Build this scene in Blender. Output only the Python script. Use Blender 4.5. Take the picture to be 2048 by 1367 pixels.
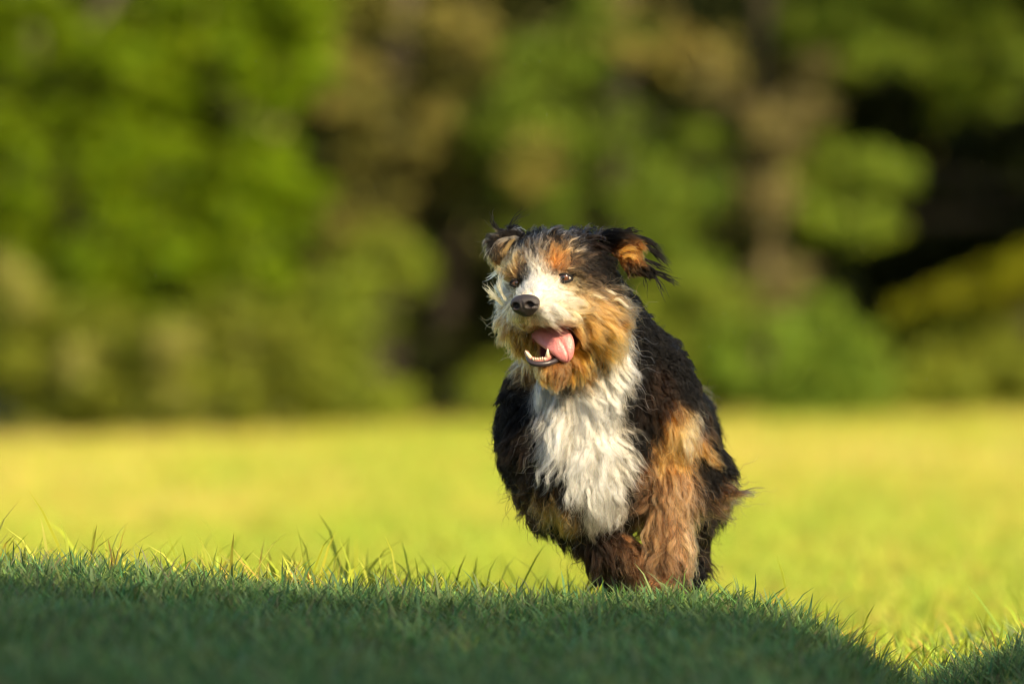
import bpy, math, random
import numpy as np
from mathutils import Vector, Matrix, kdtree
from mathutils.bvhtree import BVHTree

rng = np.random.default_rng(7)
random.seed(7)
for o in list(bpy.data.objects):
    bpy.data.objects.remove(o)
scene = bpy.context.scene
COL = scene.collection

# ------------------------------------------------------------------ camera
F_PX = 200.0 / 36.0 * 2048.0          # focal length in photo pixels
CAM_Z = 0.72
D0 = 9.80                              # depth of the dog's chest
S = D0 / F_PX                          # metres per photo pixel at the dog
cam_d = bpy.data.cameras.new("camera")
cam = bpy.data.objects.new("camera", cam_d)
COL.objects.link(cam)
cam.location = (0, 0, CAM_Z)
cam.rotation_euler = (math.radians(90), 0, 0)
cam_d.sensor_width = 36
cam_d.lens = 200
cam_d.clip_start = 0.1
cam_d.clip_end = 2000
cam_d.dof.use_dof = True
cam_d.dof.focus_distance = 9.68
cam_d.dof.aperture_fstop = 2.4
scene.camera = cam

# ------------------------------------------------------------------ sky, sun, exposure
SUN_EL, SUN_AZ = 31.0, 34.0            # azimuth: to the right of straight behind the camera
el, az = math.radians(SUN_EL), math.radians(SUN_AZ)
SUN = np.array([math.sin(az) * math.cos(el), -math.cos(az) * math.cos(el), math.sin(el)])
world = bpy.data.worlds.new("World")
scene.world = world
world.use_nodes = True
wn = world.node_tree.nodes
bg = wn["Background"]
sky = wn.new("ShaderNodeTexSky")
sky.sky_type = 'NISHITA'
sky.sun_disc = False
sky.sun_elevation = el
sky.sun_rotation = math.atan2(SUN[0], SUN[1])
sky.dust_density = 2.0
world.node_tree.links.new(sky.outputs[0], bg.inputs[0])
bg.inputs[1].default_value = 0.115
sl = bpy.data.lights.new("sun", 'SUN')
sl.energy = 5.0
sl.angle = math.radians(0.53)
sl.color = (1.0, 0.81, 0.52)
sun_o = bpy.data.objects.new("sun", sl)
COL.objects.link(sun_o)
sun_o.rotation_euler = Vector(SUN).to_track_quat('Z', 'Y').to_euler()
sun_o.location = (6, -4, 12)
scene.view_settings.view_transform = 'Standard'
scene.view_settings.look = 'None'
scene.view_settings.gamma = 1
scene.view_settings.exposure = 1.17
scene.render.engine = 'CYCLES'
cy = scene.cycles
cy.use_denoising = True
cy.denoiser = 'OPENIMAGEDENOISE'
cy.denoising_input_passes = 'RGB_ALBEDO_NORMAL'
cy.max_bounces = 10
cy.diffuse_bounces = 4
cy.glossy_bounces = 5
cy.transmission_bounces = 10
cy.transparent_max_bounces = 8
cy.use_adaptive_sampling = False
cy.pixel_filter_type = 'BLACKMAN_HARRIS'
cy.filter_width = 1.2
cy.sample_clamp_indirect = 8
scene.cycles_curves.shape = 'RIBBONS'

# ------------------------------------------------------------------ helpers
def tag(o, label=None, cat=None, group=None, kind=None):
    if label: o["label"] = label
    if cat: o["category"] = cat
    if group: o["group"] = group
    if kind: o["kind"] = kind
    return o

def mesh_np(name, verts, tris=None, quads=None, smooth=False):
    verts = np.asarray(verts, np.float32)
    me = bpy.data.meshes.new(name)
    me.vertices.add(len(verts))
    me.vertices.foreach_set("co", verts.ravel())
    loops, tot = [], []
    if quads is not None and len(quads):
        loops.append(np.asarray(quads, np.int32).ravel()); tot.append(np.full(len(quads), 4, np.int32))
    if tris is not None and len(tris):
        loops.append(np.asarray(tris, np.int32).ravel()); tot.append(np.full(len(tris), 3, np.int32))
    loops = np.concatenate(loops); tot = np.concatenate(tot)
    start = np.concatenate([[0], np.cumsum(tot)[:-1]]).astype(np.int32)
    me.loops.add(len(loops)); me.loops.foreach_set("vertex_index", loops)
    me.polygons.add(len(tot)); me.polygons.foreach_set("loop_start", start)
    me.polygons.foreach_set("loop_total", tot)
    me.polygons.foreach_set("use_smooth", np.full(len(tot), smooth, bool))
    me.update(calc_edges=True)
    return me

def link(name, data, mat=None, parent=None, loc=None):
    o = bpy.data.objects.new(name, data)
    COL.objects.link(o)
    if mat is not None: data.materials.append(mat)
    if parent is not None: o.parent = parent
    if loc is not None: o.location = loc
    return o

def add_attr(me, name, vals, typ='FLOAT_COLOR', dom='POINT'):
    a = me.attributes.new(name, typ, dom)
    v = np.asarray(vals, np.float32)
    if typ == 'FLOAT_COLOR':
        if v.shape[1] == 3: v = np.concatenate([v, np.ones((len(v), 1), np.float32)], 1)
        a.data.foreach_set("color", v.ravel())
    elif typ == 'FLOAT_VECTOR': a.data.foreach_set("vector", v.ravel())
    else: a.data.foreach_set("value", v.ravel())

def nrm(v):
    return v / np.maximum(np.linalg.norm(v, axis=-1, keepdims=True), 1e-9)

def new_mat(name):
    m = bpy.data.materials.new(name); m.use_nodes = True
    m.node_tree.nodes.clear()
    nt = m.node_tree
    out = nt.nodes.new("ShaderNodeOutputMaterial")
    return m, nt, out

def leaf_mat(name, col, transl=0.45, var=0.35, rough=0.5, hue=0.03, attr=None, spec=0.12):
    """foliage: principled + translucent, colour varied per leaf through the point attribute 'tint'"""
    m, nt, out = new_mat(name)
    N, L = nt.nodes, nt.links
    at = N.new("ShaderNodeAttribute"); at.attribute_name = attr or "tint"
    info = N.new("ShaderNodeObjectInfo")
    base = N.new("ShaderNodeRGB"); base.outputs[0].default_value = (*col, 1)
    mul = N.new("ShaderNodeMixRGB"); mul.blend_type = 'MULTIPLY'; mul.inputs[0].default_value = 1
    L.new(base.outputs[0], mul.inputs[1]); L.new(at.outputs["Color"], mul.inputs[2])
    hs = N.new("ShaderNodeHueSaturation")
    mr = N.new("ShaderNodeMapRange"); mr.inputs[3].default_value = 0.5 - hue; mr.inputs[4].default_value = 0.5 + hue
    L.new(info.outputs["Random"], mr.inputs[0]); L.new(mr.outputs[0], hs.inputs[0])
    mv = N.new("ShaderNodeMapRange"); mv.inputs[3].default_value = 1 - var; mv.inputs[4].default_value = 1 + var
    mm = N.new("ShaderNodeMath"); mm.operation = 'FRACT'
    m2 = N.new("ShaderNodeMath"); m2.operation = 'MULTIPLY'; m2.inputs[1].default_value = 17.3
    L.new(info.outputs["Random"], m2.inputs[0]); L.new(m2.outputs[0], mm.inputs[0]); L.new(mm.outputs[0], mv.inputs[0])
    L.new(mv.outputs[0], hs.inputs[2]); L.new(mul.outputs[0], hs.inputs[4])
    p = N.new("ShaderNodeBsdfPrincipled"); p.inputs["Roughness"].default_value = rough
    p.inputs["Specular IOR Level"].default_value = spec
    t = N.new("ShaderNodeBsdfTranslucent")
    mix = N.new("ShaderNodeMixShader"); mix.inputs[0].default_value = transl
    L.new(hs.outputs[0], p.inputs["Base Color"]); L.new(hs.outputs[0], t.inputs[0])
    L.new(p.outputs[0], mix.inputs[1]); L.new(t.outputs[0], mix.inputs[2]); L.new(mix.outputs[0], out.inputs[0])
    return m

def plain_mat(name, col, rough=0.6, noise=0.3, scale=20.0, bump=0.0, spec=0.4, sub=0.0, coat=0.0):
    m, nt, out = new_mat(name)
    N, L = nt.nodes, nt.links
    p = N.new("ShaderNodeBsdfPrincipled"); p.inputs["Roughness"].default_value = rough
    p.inputs["Specular IOR Level"].default_value = spec
    p.inputs["Coat Weight"].default_value = coat
    tc = N.new("ShaderNodeTexCoord")
    nz = N.new("ShaderNodeTexNoise"); nz.inputs["Scale"].default_value = scale; nz.inputs["Detail"].default_value = 6
    L.new(tc.outputs["Object"], nz.inputs[0])
    r = N.new("ShaderNodeMixRGB")
    r.inputs[1].default_value = (*[c * (1 - noise) for c in col], 1)
    r.inputs[2].default_value = (*[min(1, c * (1 + noise)) for c in col], 1)
    L.new(nz.outputs[0], r.inputs[0]); L.new(r.outputs[0], p.inputs["Base Color"])
    if sub:
        p.inputs["Subsurface Weight"].default_value = sub
        p.inputs["Subsurface Radius"].default_value = (0.006, 0.002, 0.001)
        p.inputs["Subsurface Scale"].default_value = 1.0
    if bump:
        b = N.new("ShaderNodeBump"); b.inputs["Strength"].default_value = bump; b.inputs["Distance"].default_value = 0.002
        L.new(nz.outputs[0], b.inputs["Height"]); L.new(b.outputs[0], p.inputs["Normal"])
    L.new(p.outputs[0], out.inputs[0])
    return m

def tube(path, radii, seg=8, caps=True):
    """tapered tube along a path -> verts, quads, tris"""
    path = np.asarray(path, float); radii = np.asarray(radii, float)
    n = len(path)
    tan = nrm(np.gradient(path, axis=0))
    ref = np.array([0, 0, 1.0]) if abs(tan[0][2]) < 0.9 else np.array([1.0, 0, 0])
    V = []
    a = np.linspace(0, 2 * math.pi, seg, endpoint=False)
    side = nrm(np.cross(tan[0], ref))
    for i in range(n):
        side = nrm(side - tan[i] * np.dot(side, tan[i]))
        up = np.cross(tan[i], side)
        V.append(path[i] + radii[i] * (np.cos(a)[:, None] * side + np.sin(a)[:, None] * up))
    V = np.concatenate(V)
    i0 = (np.arange(n - 1)[:, None] * seg + np.arange(seg)[None]).ravel()
    i1 = (np.arange(n - 1)[:, None] * seg + (np.arange(seg)[None] + 1) % seg).ravel()
    Q = np.stack([i0, i0 + seg, i1 + seg, i1], 1)
    T = []
    if caps:
        V = np.concatenate([V, path[:1], path[-1:]])
        c0, c1 = len(V) - 2, len(V) - 1
        for k in range(seg):
            T.append((c0, k, (k + 1) % seg)); T.append((c1, (n - 1) * seg + (k + 1) % seg, (n - 1) * seg + k))
    return V, Q, np.array(T, int).reshape(-1, 3)

def merge(parts):
    V, Q, T, n = [], [], [], 0
    for v, q, t in parts:
        V.append(v)
        if q is not None and len(q): Q.append(np.asarray(q) + n)
        if t is not None and len(t): T.append(np.asarray(t) + n)
        n += len(v)
    return np.concatenate(V), (np.concatenate(Q) if Q else None), (np.concatenate(T) if T else None)

def vnoise(x, y, seed=0):
    """cheap smooth 2-D value noise in [-1, 1]"""
    x = np.asarray(x, float); y = np.asarray(y, float)
    xi, yi = np.floor(x).astype(int), np.floor(y).astype(int)
    fx, fy = x - xi, y - yi
    fx, fy = fx * fx * (3 - 2 * fx), fy * fy * (3 - 2 * fy)
    def h(a, b):
        n = (a * 374761393 + b * 668265263 + seed * 974634777) & 0x7fffffff
        n = ((n ^ (n >> 13)) * 1274126177) & 0x7fffffff
        return (n ^ (n >> 16)) % 65536 / 32768.0 - 1
    return (h(xi, yi) * (1 - fx) + h(xi + 1, yi) * fx) * (1 - fy) + (h(xi, yi + 1) * (1 - fx) + h(xi + 1, yi + 1) * fx) * fy

def sstep(a, b, x):
    t = np.clip((x - a) / (b - a), 0, 1)
    return t * t * (3 - 2 * t)

def W(px, py, Y):
    return np.array([(px - 1024) / F_PX * Y, Y, CAM_Z - (py - 683.5) / F_PX * Y])

# ------------------------------------------------------------------ terrain
RX = np.array([-9, -3, -0.87, -0.6, -0.3, -.1, 0.0, 0.3, 0.40, 0.50, 0.57, 0.66, 0.72, 0.80, 0.92, 1.3, 3, 9])
RZ = np.array([.30, .31, .314, .300, .280, .268, .262, .262, .250, .220, .176, .112, .122, .160, .194, .23, .26, .27])
def ridge(x): return np.interp(x, RX, RZ)
def ground_z(x, y):
    x = np.asarray(x, float); y = np.asarray(y, float)
    field = 0.0215 * np.clip(x, -14, 14) * sstep(9, 40, y) - 0.19 * sstep(12, 48, y)
    edge = 9.66 + 0.05 * vnoise(x * 2.1, 0 * x, 3)
    top = ridge(x) - 0.012 * np.clip(edge - y, 0, 12) + 0.012 * vnoise(x * 3, y * 3, 1)
    t = np.clip((y - edge) / 4.2, 0, 1)
    f = 1 - (1.35 * t + 0.15 * t * t - 0.5 * t ** 3)
    f = np.clip(f, 0, 1)
    z = field + (top - field) * f
    z = z + 0.015 * vnoise(x * 0.8, y * 0.5, 2) * sstep(11, 14, y)
    return z + sstep(78, 125, y) * 14.0

xs = np.unique(np.concatenate([np.linspace(-400, -10, 30), np.linspace(-10, -2.4, 30), np.linspace(-2.4, 2.4, 161), np.linspace(2.4, 10, 30), np.linspace(10, 400, 30)]))
ys = np.unique(np.concatenate([np.linspace(-200, 4, 30), np.linspace(4, 14, 201), np.linspace(14, 90, 110), np.linspace(90, 900, 40)]))
gx, gy = np.meshgrid(xs, ys)
gv = np.stack([gx.ravel(), gy.ravel(), ground_z(gx, gy).ravel()], 1)
nx, ny = len(xs), len(ys)
ii = (np.arange(ny - 1)[:, None] * nx + np.arange(nx - 1)[None]).ravel()
gme = mesh_np("ground", gv, quads=np.stack([ii, ii + 1, ii + nx + 1, ii + nx], 1), smooth=True)

m_ground, nt, out = new_mat("meadow_soil_and_thatch")
N, L = nt.nodes, nt.links
p = N.new("ShaderNodeBsdfPrincipled"); p.inputs["Roughness"].default_value = 0.9
tc = N.new("ShaderNodeTexCoord")
n1 = N.new("ShaderNodeTexNoise"); n1.inputs["Scale"].default_value = 0.35; n1.inputs["Detail"].default_value = 8
n2 = N.new("ShaderNodeTexNoise"); n2.inputs["Scale"].default_value = 30; n2.inputs["Detail"].default_value = 5
mixn = N.new("ShaderNodeMath"); mixn.operation = 'ADD'
L.new(tc.outputs["Object"], n1.inputs[0]); L.new(tc.outputs["Object"], n2.inputs[0])
L.new(n1.outputs[0], mixn.inputs[0]); L.new(n2.outputs[0], mixn.inputs[1])
half = N.new("ShaderNodeMath"); half.operation = 'MULTIPLY'; half.inputs[1].default_value = 0.5
L.new(mixn.outputs[0], half.inputs[0])
cr = N.new("ShaderNodeValToRGB")
cr.color_ramp.elements[0].position = 0.32; cr.color_ramp.elements[0].color = (0.14, 0.15, 0.020, 1)
cr.color_ramp.elements[1].position = 0.68; cr.color_ramp.elements[1].color = (0.30, 0.27, 0.045, 1)
L.new(half.outputs[0], cr.inputs[0]); L.new(cr.outputs[0], p.inputs["Base Color"]); L.new(p.outputs[0], out.inputs[0])
ground = link("ground", gme, m_ground)
tag(ground, "grassy bank dropping to a wide flat sunlit meadow", "ground", kind="structure")

# ------------------------------------------------------------------ grass
def make_tuft(name, nb, rad, hmin, hmax, wid, bend, dry, seed, lean=0.5):
    r = np.random.default_rng(seed)
    V, T, C = [], [], []
    for b in range(nb):
        a, q = r.uniform(0, 6.283), rad * math.sqrt(r.random())
        base = np.array([q * math.cos(a), q * math.sin(a), -0.01])
        h = r.uniform(hmin, hmax) * (0.7 + 0.6 * r.random())
        th = r.uniform(0, 6.283)
        d = np.array([math.cos(th), math.sin(th), 0]); s = np.array([-d[1], d[0], 0])
        fa = r.uniform(0, 3.14)
        s = nrm(s * math.cos(fa * 0.4) + np.array([d[0], d[1], 0]) * math.sin(fa * 0.4))
        ln, bd = r.uniform(0, lean) * h, r.uniform(0.1, 1) * bend * h
        w = wid * r.uniform(0.6, 1.3)
        i0 = len(V)
        for k, (t, ww) in enumerate(((0, 0.75), (0.4, 1.0), (0.75, 0.7))):
            c = base + np.array([0, 0, h * t * (1 - 0.15 * t)]) + d * (ln * t + bd * t ** 2.4)
            V.append(c - s * w * ww / 2); V.append(c + s * w * ww / 2)
        V.append(base + np.array([0, 0, h * 0.86 - bd * 0.15]) + d * (ln + bd))
        T += [(i0, i0 + 1, i0 + 3), (i0, i0 + 3, i0 + 2), (i0 + 2, i0 + 3, i0 + 5), (i0 + 2, i0 + 5, i0 + 4), (i0 + 4, i0 + 5, i0 + 6)]
        v = r.uniform(0.65, 1.25)
        c = np.array([v * r.uniform(0.85, 1.15), v, v * r.uniform(0.7, 1.3)])
        if r.random() < dry: c = np.array([1.55, 0.95, 1.5]) * r.uniform(0.6, 1.1)
        C += [c] * 7
    me = mesh_np(name, V, tris=T)
    add_attr(me, "tint", np.array(C))
    return me

def scatter(name, pts, rots, scl, idx, coll):
    me = bpy.data.meshes.new(name)
    me.vertices.add(len(pts)); me.vertices.foreach_set("co", np.asarray(pts, np.float32).ravel())
    add_attr(me, "rot", rots, 'FLOAT_VECTOR'); add_attr(me, "scl", scl, 'FLOAT')
    a = me.attributes.new("idx", 'INT', 'POINT'); a.data.foreach_set("value", np.asarray(idx, np.int32))
    o = link(name, me)
    ng = bpy.data.node_groups.new(name + "_nodes", 'GeometryNodeTree')
    ng.interface.new_socket("Geometry", in_out='INPUT', socket_type='NodeSocketGeometry')
    ng.interface.new_socket("Geometry", in_out='OUTPUT', socket_type='NodeSocketGeometry')
    N, L = ng.nodes, ng.links
    gi, go = N.new("NodeGroupInput"), N.new("NodeGroupOutput")
    ci = N.new("GeometryNodeCollectionInfo"); ci.inputs[0].default_value = coll
    ci.inputs[1].default_value = True; ci.inputs[2].default_value = True
    iop = N.new("GeometryNodeInstanceOnPoints"); iop.inputs["Pick Instance"].default_value = True
    def named(n, t):
        x = N.new("GeometryNodeInputNamedAttribute"); x.data_type = t; x.inputs[0].default_value = n; return x
    ar, asc, ai = named("rot", 'FLOAT_VECTOR'), named("scl", 'FLOAT'), named("idx", 'INT')
    e2r = N.new("FunctionNodeEulerToRotation")
    L.new(gi.outputs[0], iop.inputs["Points"]); L.new(ci.outputs[0], iop.inputs["Instance"])
    L.new(ar.outputs[0], e2r.inputs[0]); L.new(e2r.outputs[0], iop.inputs["Rotation"])
    L.new(asc.outputs[0], iop.inputs["Scale"]); L.new(ai.outputs[0], iop.inputs["Instance Index"])
    L.new(iop.outputs[0], go.inputs[0])
    md = o.modifiers.new("scatter", 'NODES'); md.node_group = ng
    return o

def tuft_coll(name, mat, specs):
    c = bpy.data.collections.new(name)
    for i, sp in enumerate(specs):
        me = make_tuft(f"{name}_tuft_{i:02d}", *sp); me.materials.append(mat)
        c.objects.link(bpy.data.objects.new(f"{name}_tuft_{i:02d}", me))
    return c

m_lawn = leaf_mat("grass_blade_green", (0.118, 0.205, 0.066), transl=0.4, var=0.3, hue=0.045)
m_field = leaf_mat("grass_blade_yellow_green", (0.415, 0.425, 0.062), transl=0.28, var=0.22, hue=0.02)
m_green = leaf_mat("grass_blade_fresh_green", (0.29, 0.37, 0.042), transl=0.30, var=0.22, hue=0.02)
m_straw = leaf_mat("grass_blade_straw", (0.49, 0.44, 0.10), transl=0.28, var=0.2, hue=0.02)
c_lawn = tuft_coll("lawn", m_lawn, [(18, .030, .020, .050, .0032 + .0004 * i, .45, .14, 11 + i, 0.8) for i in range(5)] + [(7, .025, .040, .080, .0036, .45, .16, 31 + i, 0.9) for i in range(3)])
c_field = tuft_coll("field_a", m_field, [(26, .07, .030, .075, .0050, .45, .10, 51 + i) for i in range(3)] + [(14, .06, .08, .13, .0045, .4, .12, 71)])
for (mt, nm, sd) in ((m_green, "field_b", 91), (m_straw, "field_c", 95)):
    cc_ = tuft_coll(nm, mt, [(26, .07, .030, .075, .0050, .45, .10, sd + i) for i in range(3)] + [(14, .06, .08, .13, .0045, .4, .12, sd + 3)])
    for ob in cc_.objects: c_field.objects.link(ob)

def rand_pts(n, x0, x1, y0, y1):
    x = rng.uniform(x0, x1, n); y = rng.uniform(y0, y1, n)
    return x, y

def rotz(n, tilt=0.12):
    return np.stack([rng.normal(0, tilt, n), rng.normal(0, tilt, n), rng.uniform(0, 6.283, n)], 1)

# lawn on the bank, near
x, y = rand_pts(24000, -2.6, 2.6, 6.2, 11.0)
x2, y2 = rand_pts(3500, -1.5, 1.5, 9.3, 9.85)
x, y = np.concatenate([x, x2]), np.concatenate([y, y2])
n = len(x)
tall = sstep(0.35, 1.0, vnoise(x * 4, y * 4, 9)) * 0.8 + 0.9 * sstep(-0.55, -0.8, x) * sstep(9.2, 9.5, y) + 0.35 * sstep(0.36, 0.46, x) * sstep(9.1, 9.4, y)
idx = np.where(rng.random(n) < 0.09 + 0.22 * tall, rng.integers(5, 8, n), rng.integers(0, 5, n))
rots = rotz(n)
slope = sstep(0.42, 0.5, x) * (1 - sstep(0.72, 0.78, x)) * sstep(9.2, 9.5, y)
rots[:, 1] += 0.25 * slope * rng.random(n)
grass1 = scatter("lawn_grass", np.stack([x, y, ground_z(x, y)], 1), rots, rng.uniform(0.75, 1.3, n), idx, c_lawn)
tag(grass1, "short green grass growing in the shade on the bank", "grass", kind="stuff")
# meadow behind
P_ = []
for (y0, y1, dens) in ((9.8, 10.5, 160), (10.4, 16, 260), (16, 30, 110), (30, 64, 45)):
    hw = 0.09 * y1 * 1.25 + 1.6
    nn = int(dens * (y1 - y0) * 2 * hw)
    P_.append(np.stack(rand_pts(nn, -hw, hw, y0, y1), 1))
P_ = np.concatenate(P_); x, y = P_[:, 0], P_[:, 1]; n = len(x)
tall = sstep(0.2, 0.9, vnoise(x * 1.3, y * 0.6, 12))
gsel = vnoise(x * 0.55 + 5, y * 0.11, 14) + 0.5 * vnoise(x * 1.9, y * 0.35, 15) + rng.normal(0, 0.35, n) + 0.35 * sstep(34, 12, y)
gsel = np.where(gsel > 0.35, 1, np.where(gsel < -0.45, 2, 0))
near_l = sstep(0.35, -0.1, x) * sstep(13, 11.5, y)
idx = gsel * 4 + np.where(rng.random(n) < 0.06 + 0.25 * tall + 0.12 * near_l * sstep(10.4, 10.9, y), 3, rng.integers(0, 3, n))
sc_ = rng.uniform(0.8, 1.3, n) * np.where(y > 30, 1.5, 1.0) * (1 + 0.35 * sstep(0.0, -0.5, x) * sstep(13.5, 12, y) * rng.random(n))
grass2 = scatter("meadow_grass", np.stack([x, y, ground_z(x, y)], 1), rotz(n), sc_, idx, c_field)
tag(grass2, "yellow green grass of the sunlit meadow beyond the bank", "grass", kind="stuff")

# ------------------------------------------------------------------ trees
def leaves(centres, n_per, spread, size, seed, tint_var=0.3, aspect=0.55, droop=0.2):
    """leaf quads (bent along the midrib) scattered round clump centres"""
    r = np.random.default_rng(seed)
    c = np.repeat(np.asarray(centres, float), n_per, 0)
    sp = np.repeat(np.asarray(spread, float).reshape(-1, 1) if np.ndim(spread) else np.full((len(centres), 1), spread), n_per, 0)
    ct = np.repeat(r.uniform(1 - tint_var, 1 + tint_var, (len(centres), 1)), n_per, 0)
    n = len(c)
    off = nrm(r.normal(size=(n, 3))) * (r.random((n, 1)) ** 0.5) * sp
    off[:, 2] *= 0.7
    p = c + off
    d = nrm(r.normal(size=(n, 3)) * [1, 1, 0.6] + [0, 0, -droop] + 0.6 * nrm(off))
    s = nrm(np.cross(d, r.normal(size=(n, 3))))
    u = np.cross(d, s)
    ln = size * r.uniform(0.6, 1.25, (n, 1)); w = ln * aspect
    v0 = p - d * ln / 2; v2 = p + d * ln / 2
    v1 = p + s * w / 2 + u * w * 0.15; v3 = p - s * w / 2 + u * w * 0.15
    V = np.stack([v0, v1, v2, v3], 1).reshape(-1, 3)
    b = np.arange(n) * 4
    T = np.concatenate([np.stack([b, b + 1, b + 2], 1), np.stack([b, b + 2, b + 3], 1)])
    col = ct * r.uniform(0.75, 1.25, (n, 1)) * np.concatenate([r.uniform(0.8, 1.2, (n, 1)), np.ones((n, 1)), r.uniform(0.7, 1.3, (n, 1))], 1)
    return V, T, np.repeat(col, 4, 0)

m_bark = plain_mat("bark_grey_brown", (0.065, 0.050, 0.034), 0.9, 0.5, 6, 0.6)
m_bark_black = plain_mat("bark_near_black", (0.020, 0.017, 0.013), 0.9, 0.4, 6, 0.5)  # colour darkened so the sunlit limbs sink into the dark hollow
m_bark_pale = plain_mat("bark_pale_tan", (0.20, 0.145, 0.085), 0.9, 0.35, 5, 0.6)
LM = {
    'bright': leaf_mat("leaf_bright_green", (0.215, 0.285, 0.006), 0.5),
    'mid': leaf_mat("leaf_mid_green", (0.155, 0.220, 0.022), 0.45),
    'olive': leaf_mat("leaf_olive", (0.190, 0.185, 0.040), 0.4),
    'brown': leaf_mat("leaf_dry_brown", (0.235, 0.180, 0.075), 0.35),
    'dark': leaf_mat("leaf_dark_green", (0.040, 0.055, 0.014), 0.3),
    'pale': leaf_mat("blossom_cream", (0.33, 0.32, 0.075), 0.35),
    'yellow': leaf_mat("leaf_yellow_green", (0.21, 0.26, 0.010), 0.5),
}

def lobe_clumps(lobes, seed):
    r = np.random.default_rng(seed); C, R = [], []
    for (c, rad, k) in lobes:
        rad = np.asarray(rad, float)
        k = int(k * 1.35); q = nrm(r.normal(size=(k, 3))) * (0.45 + 0.55 * r.random((k, 1)) ** 0.6)
        C.append(np.asarray(c) + q * rad); R.append(np.full(k, 0.34 * float(np.mean(rad)) ** 0.6 * 0.9))
    return np.concatenate(C), np.concatenate(R)

def tree(name, label, cat, base, lobes, mat, leaf, nper, seed, bark=m_bark, trunk_r=0.14, group=None, extra=None, limb=0.42):
    """lobes: [(centre xyz, radii xyz, clumps)], absolute coordinates; trunk with one limb to each lobe"""
    bx, by = base; bz = float(ground_z(bx, by)) - 0.05
    root = bpy.data.objects.new(name, None); COL.objects.link(root); root.location = (bx, by, bz)
    o3 = np.array([bx, by, bz])
    r = np.random.default_rng(seed)
    lob = [(np.asarray(c) - o3, rd, k) for c, rd, k in lobes]
    top = max(c[2] for c, _, _ in lob)
    hi = [c for c, _, _ in lob if c[2] > top - 0.5][0]
    tx = np.array([hi[0] * 0.5, hi[1] * 0.5, top])
    t = np.linspace(0, 1, 8)[:, None]
    path = np.array([0, 0, 0]) * (1 - t) + tx * t + np.concatenate([r.normal(0, 0.05, (8, 2)), np.zeros((8, 1))], 1) * (t > 0)
    parts = [tube(path, trunk_r * (1.15 - 0.85 * t[:, 0]), 9)]
    for c, rd, k in lob:
        h = max(0.15, min(0.85, (c[2] * 0.55) / max(top, .1)))
        st = path[0] * (1 - h) + tx * h
        st = np.array([np.interp(h, t[:, 0], path[:, i]) for i in range(3)])
        tt = np.linspace(0, 1, 6)[:, None]
        bp = st * (1 - tt) + c * tt + np.array([0, 0, 0.25]) * np.sin(tt * 3.14) * 0.6 + r.normal(0, 0.04, (6, 3)) * (tt > 0)
        parts.append(tube(bp, trunk_r * limb * (1.05 - 0.85 * tt[:, 0]), 6))
        for _ in range(3):
            e = c + nrm(r.normal(size=3)) * np.asarray(rd) * 0.8
            tt = np.linspace(0, 1, 4)[:, None]
            parts.append(tube(bp[3] * (1 - tt) + e * tt, trunk_r * limb * 0.38 * (1.05 - 0.8 * tt[:, 0]), 5))
    V, Q, T = merge(parts)
    link("trunk", mesh_np("trunk", V, T, Q, True), bark, root)
    C, R = lobe_clumps(lob, seed + 1)
    V, T, col = leaves(C, nper, R, leaf, seed + 2)
    me = mesh_np("crown", V, tris=T); add_attr(me, "tint", col)
    link("crown", me, LM[mat] if isinstance(mat, str) else mat, root)
    if extra:
        for (nm, lb2, m2, lf2, np2, sd2) in extra:
            C, R = lobe_clumps([(np.asarray(c) - o3, rd, k) for c, rd, k in lb2], sd2)
            V, T, col = leaves(C, np2, R, lf2, sd2 + 1)
            me = mesh_np(nm, V, tris=T); add_attr(me, "tint", col)
            link(nm, me, LM[m2], root)
    tag(root, label, cat, group)
    return root

def lob(px, py, Y, rpx, k, ry=None, flat=1.0):
    c = W(px, py, Y); r = rpx / F_PX * Y
    return (c, (r, ry if ry else max(0.5, r * 0.8), r * flat), k)

# tall bright tree on the left
tree("broadleaf_tree", "bright green broadleaf tree with foliage hanging nearly to the meadow", "tree", (-4.6, 59.5),
     [lob(60, 60, 58.5, 130, 26), lob(235, 150, 58, 120, 26), lob(420, 40, 58, 150, 30), lob(560, 130, 57.5, 95, 26), lob(590, 20, 57.6, 80, 18),
      lob(300, 400, 57.6, 130, 30), lob(520, 330, 57.3, 90, 20), lob(480, 500, 57.2, 120, 28), lob(150, 560, 57.4, 90, 16), lob(330, 560, 57.2, 120, 24),
      lob(20, 330, 58, 80, 12), lob(60, 240, 58.4, 90, 14), lob(40, 450, 58, 90, 14), lob(390, 260, 58.2, 80, 12), lob(600, 420, 57.6, 60, 10), lob(210, 290, 58.2, 60, 8)]
     + [((-6.5, 61, 6.8), (2.6, 2.2, 2.2), 70), ((-4.0, 61.5, 9.5), (2.8, 2.4, 2.4), 70), ((-2.6, 60.5, 6.2), (1.3, 2.0, 1.8), 40), ((-7.5, 62, 10), (2.6, 2.4, 2.6), 60)],
     'bright', 0.13, 70, 101, trunk_r=0.2, group=None)
tree("elder_shrub", "low olive green shrub with cream blossom tufts under the bright tree", "shrub", (-4.1, 57.2),
     [lob(120, 720, 56.5, 150, 36), lob(300, 760, 56.2, 130, 30), lob(480, 720, 56.6, 150, 34), lob(0, 660, 56.6, 110, 20), lob(590, 770, 56.8, 90, 16)],
     'mid', 0.11, 60, 131, trunk_r=0.05,
     extra=[("blossom", [lob(350, 690, 55.7, 42, 14), lob(165, 720, 55.8, 30, 6), lob(60, 590, 55.9, 36, 8), lob(20, 530, 56, 34, 8), lob(350, 790, 55.7, 45, 6)], 'pale', 0.06, 40, 141)])
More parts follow.
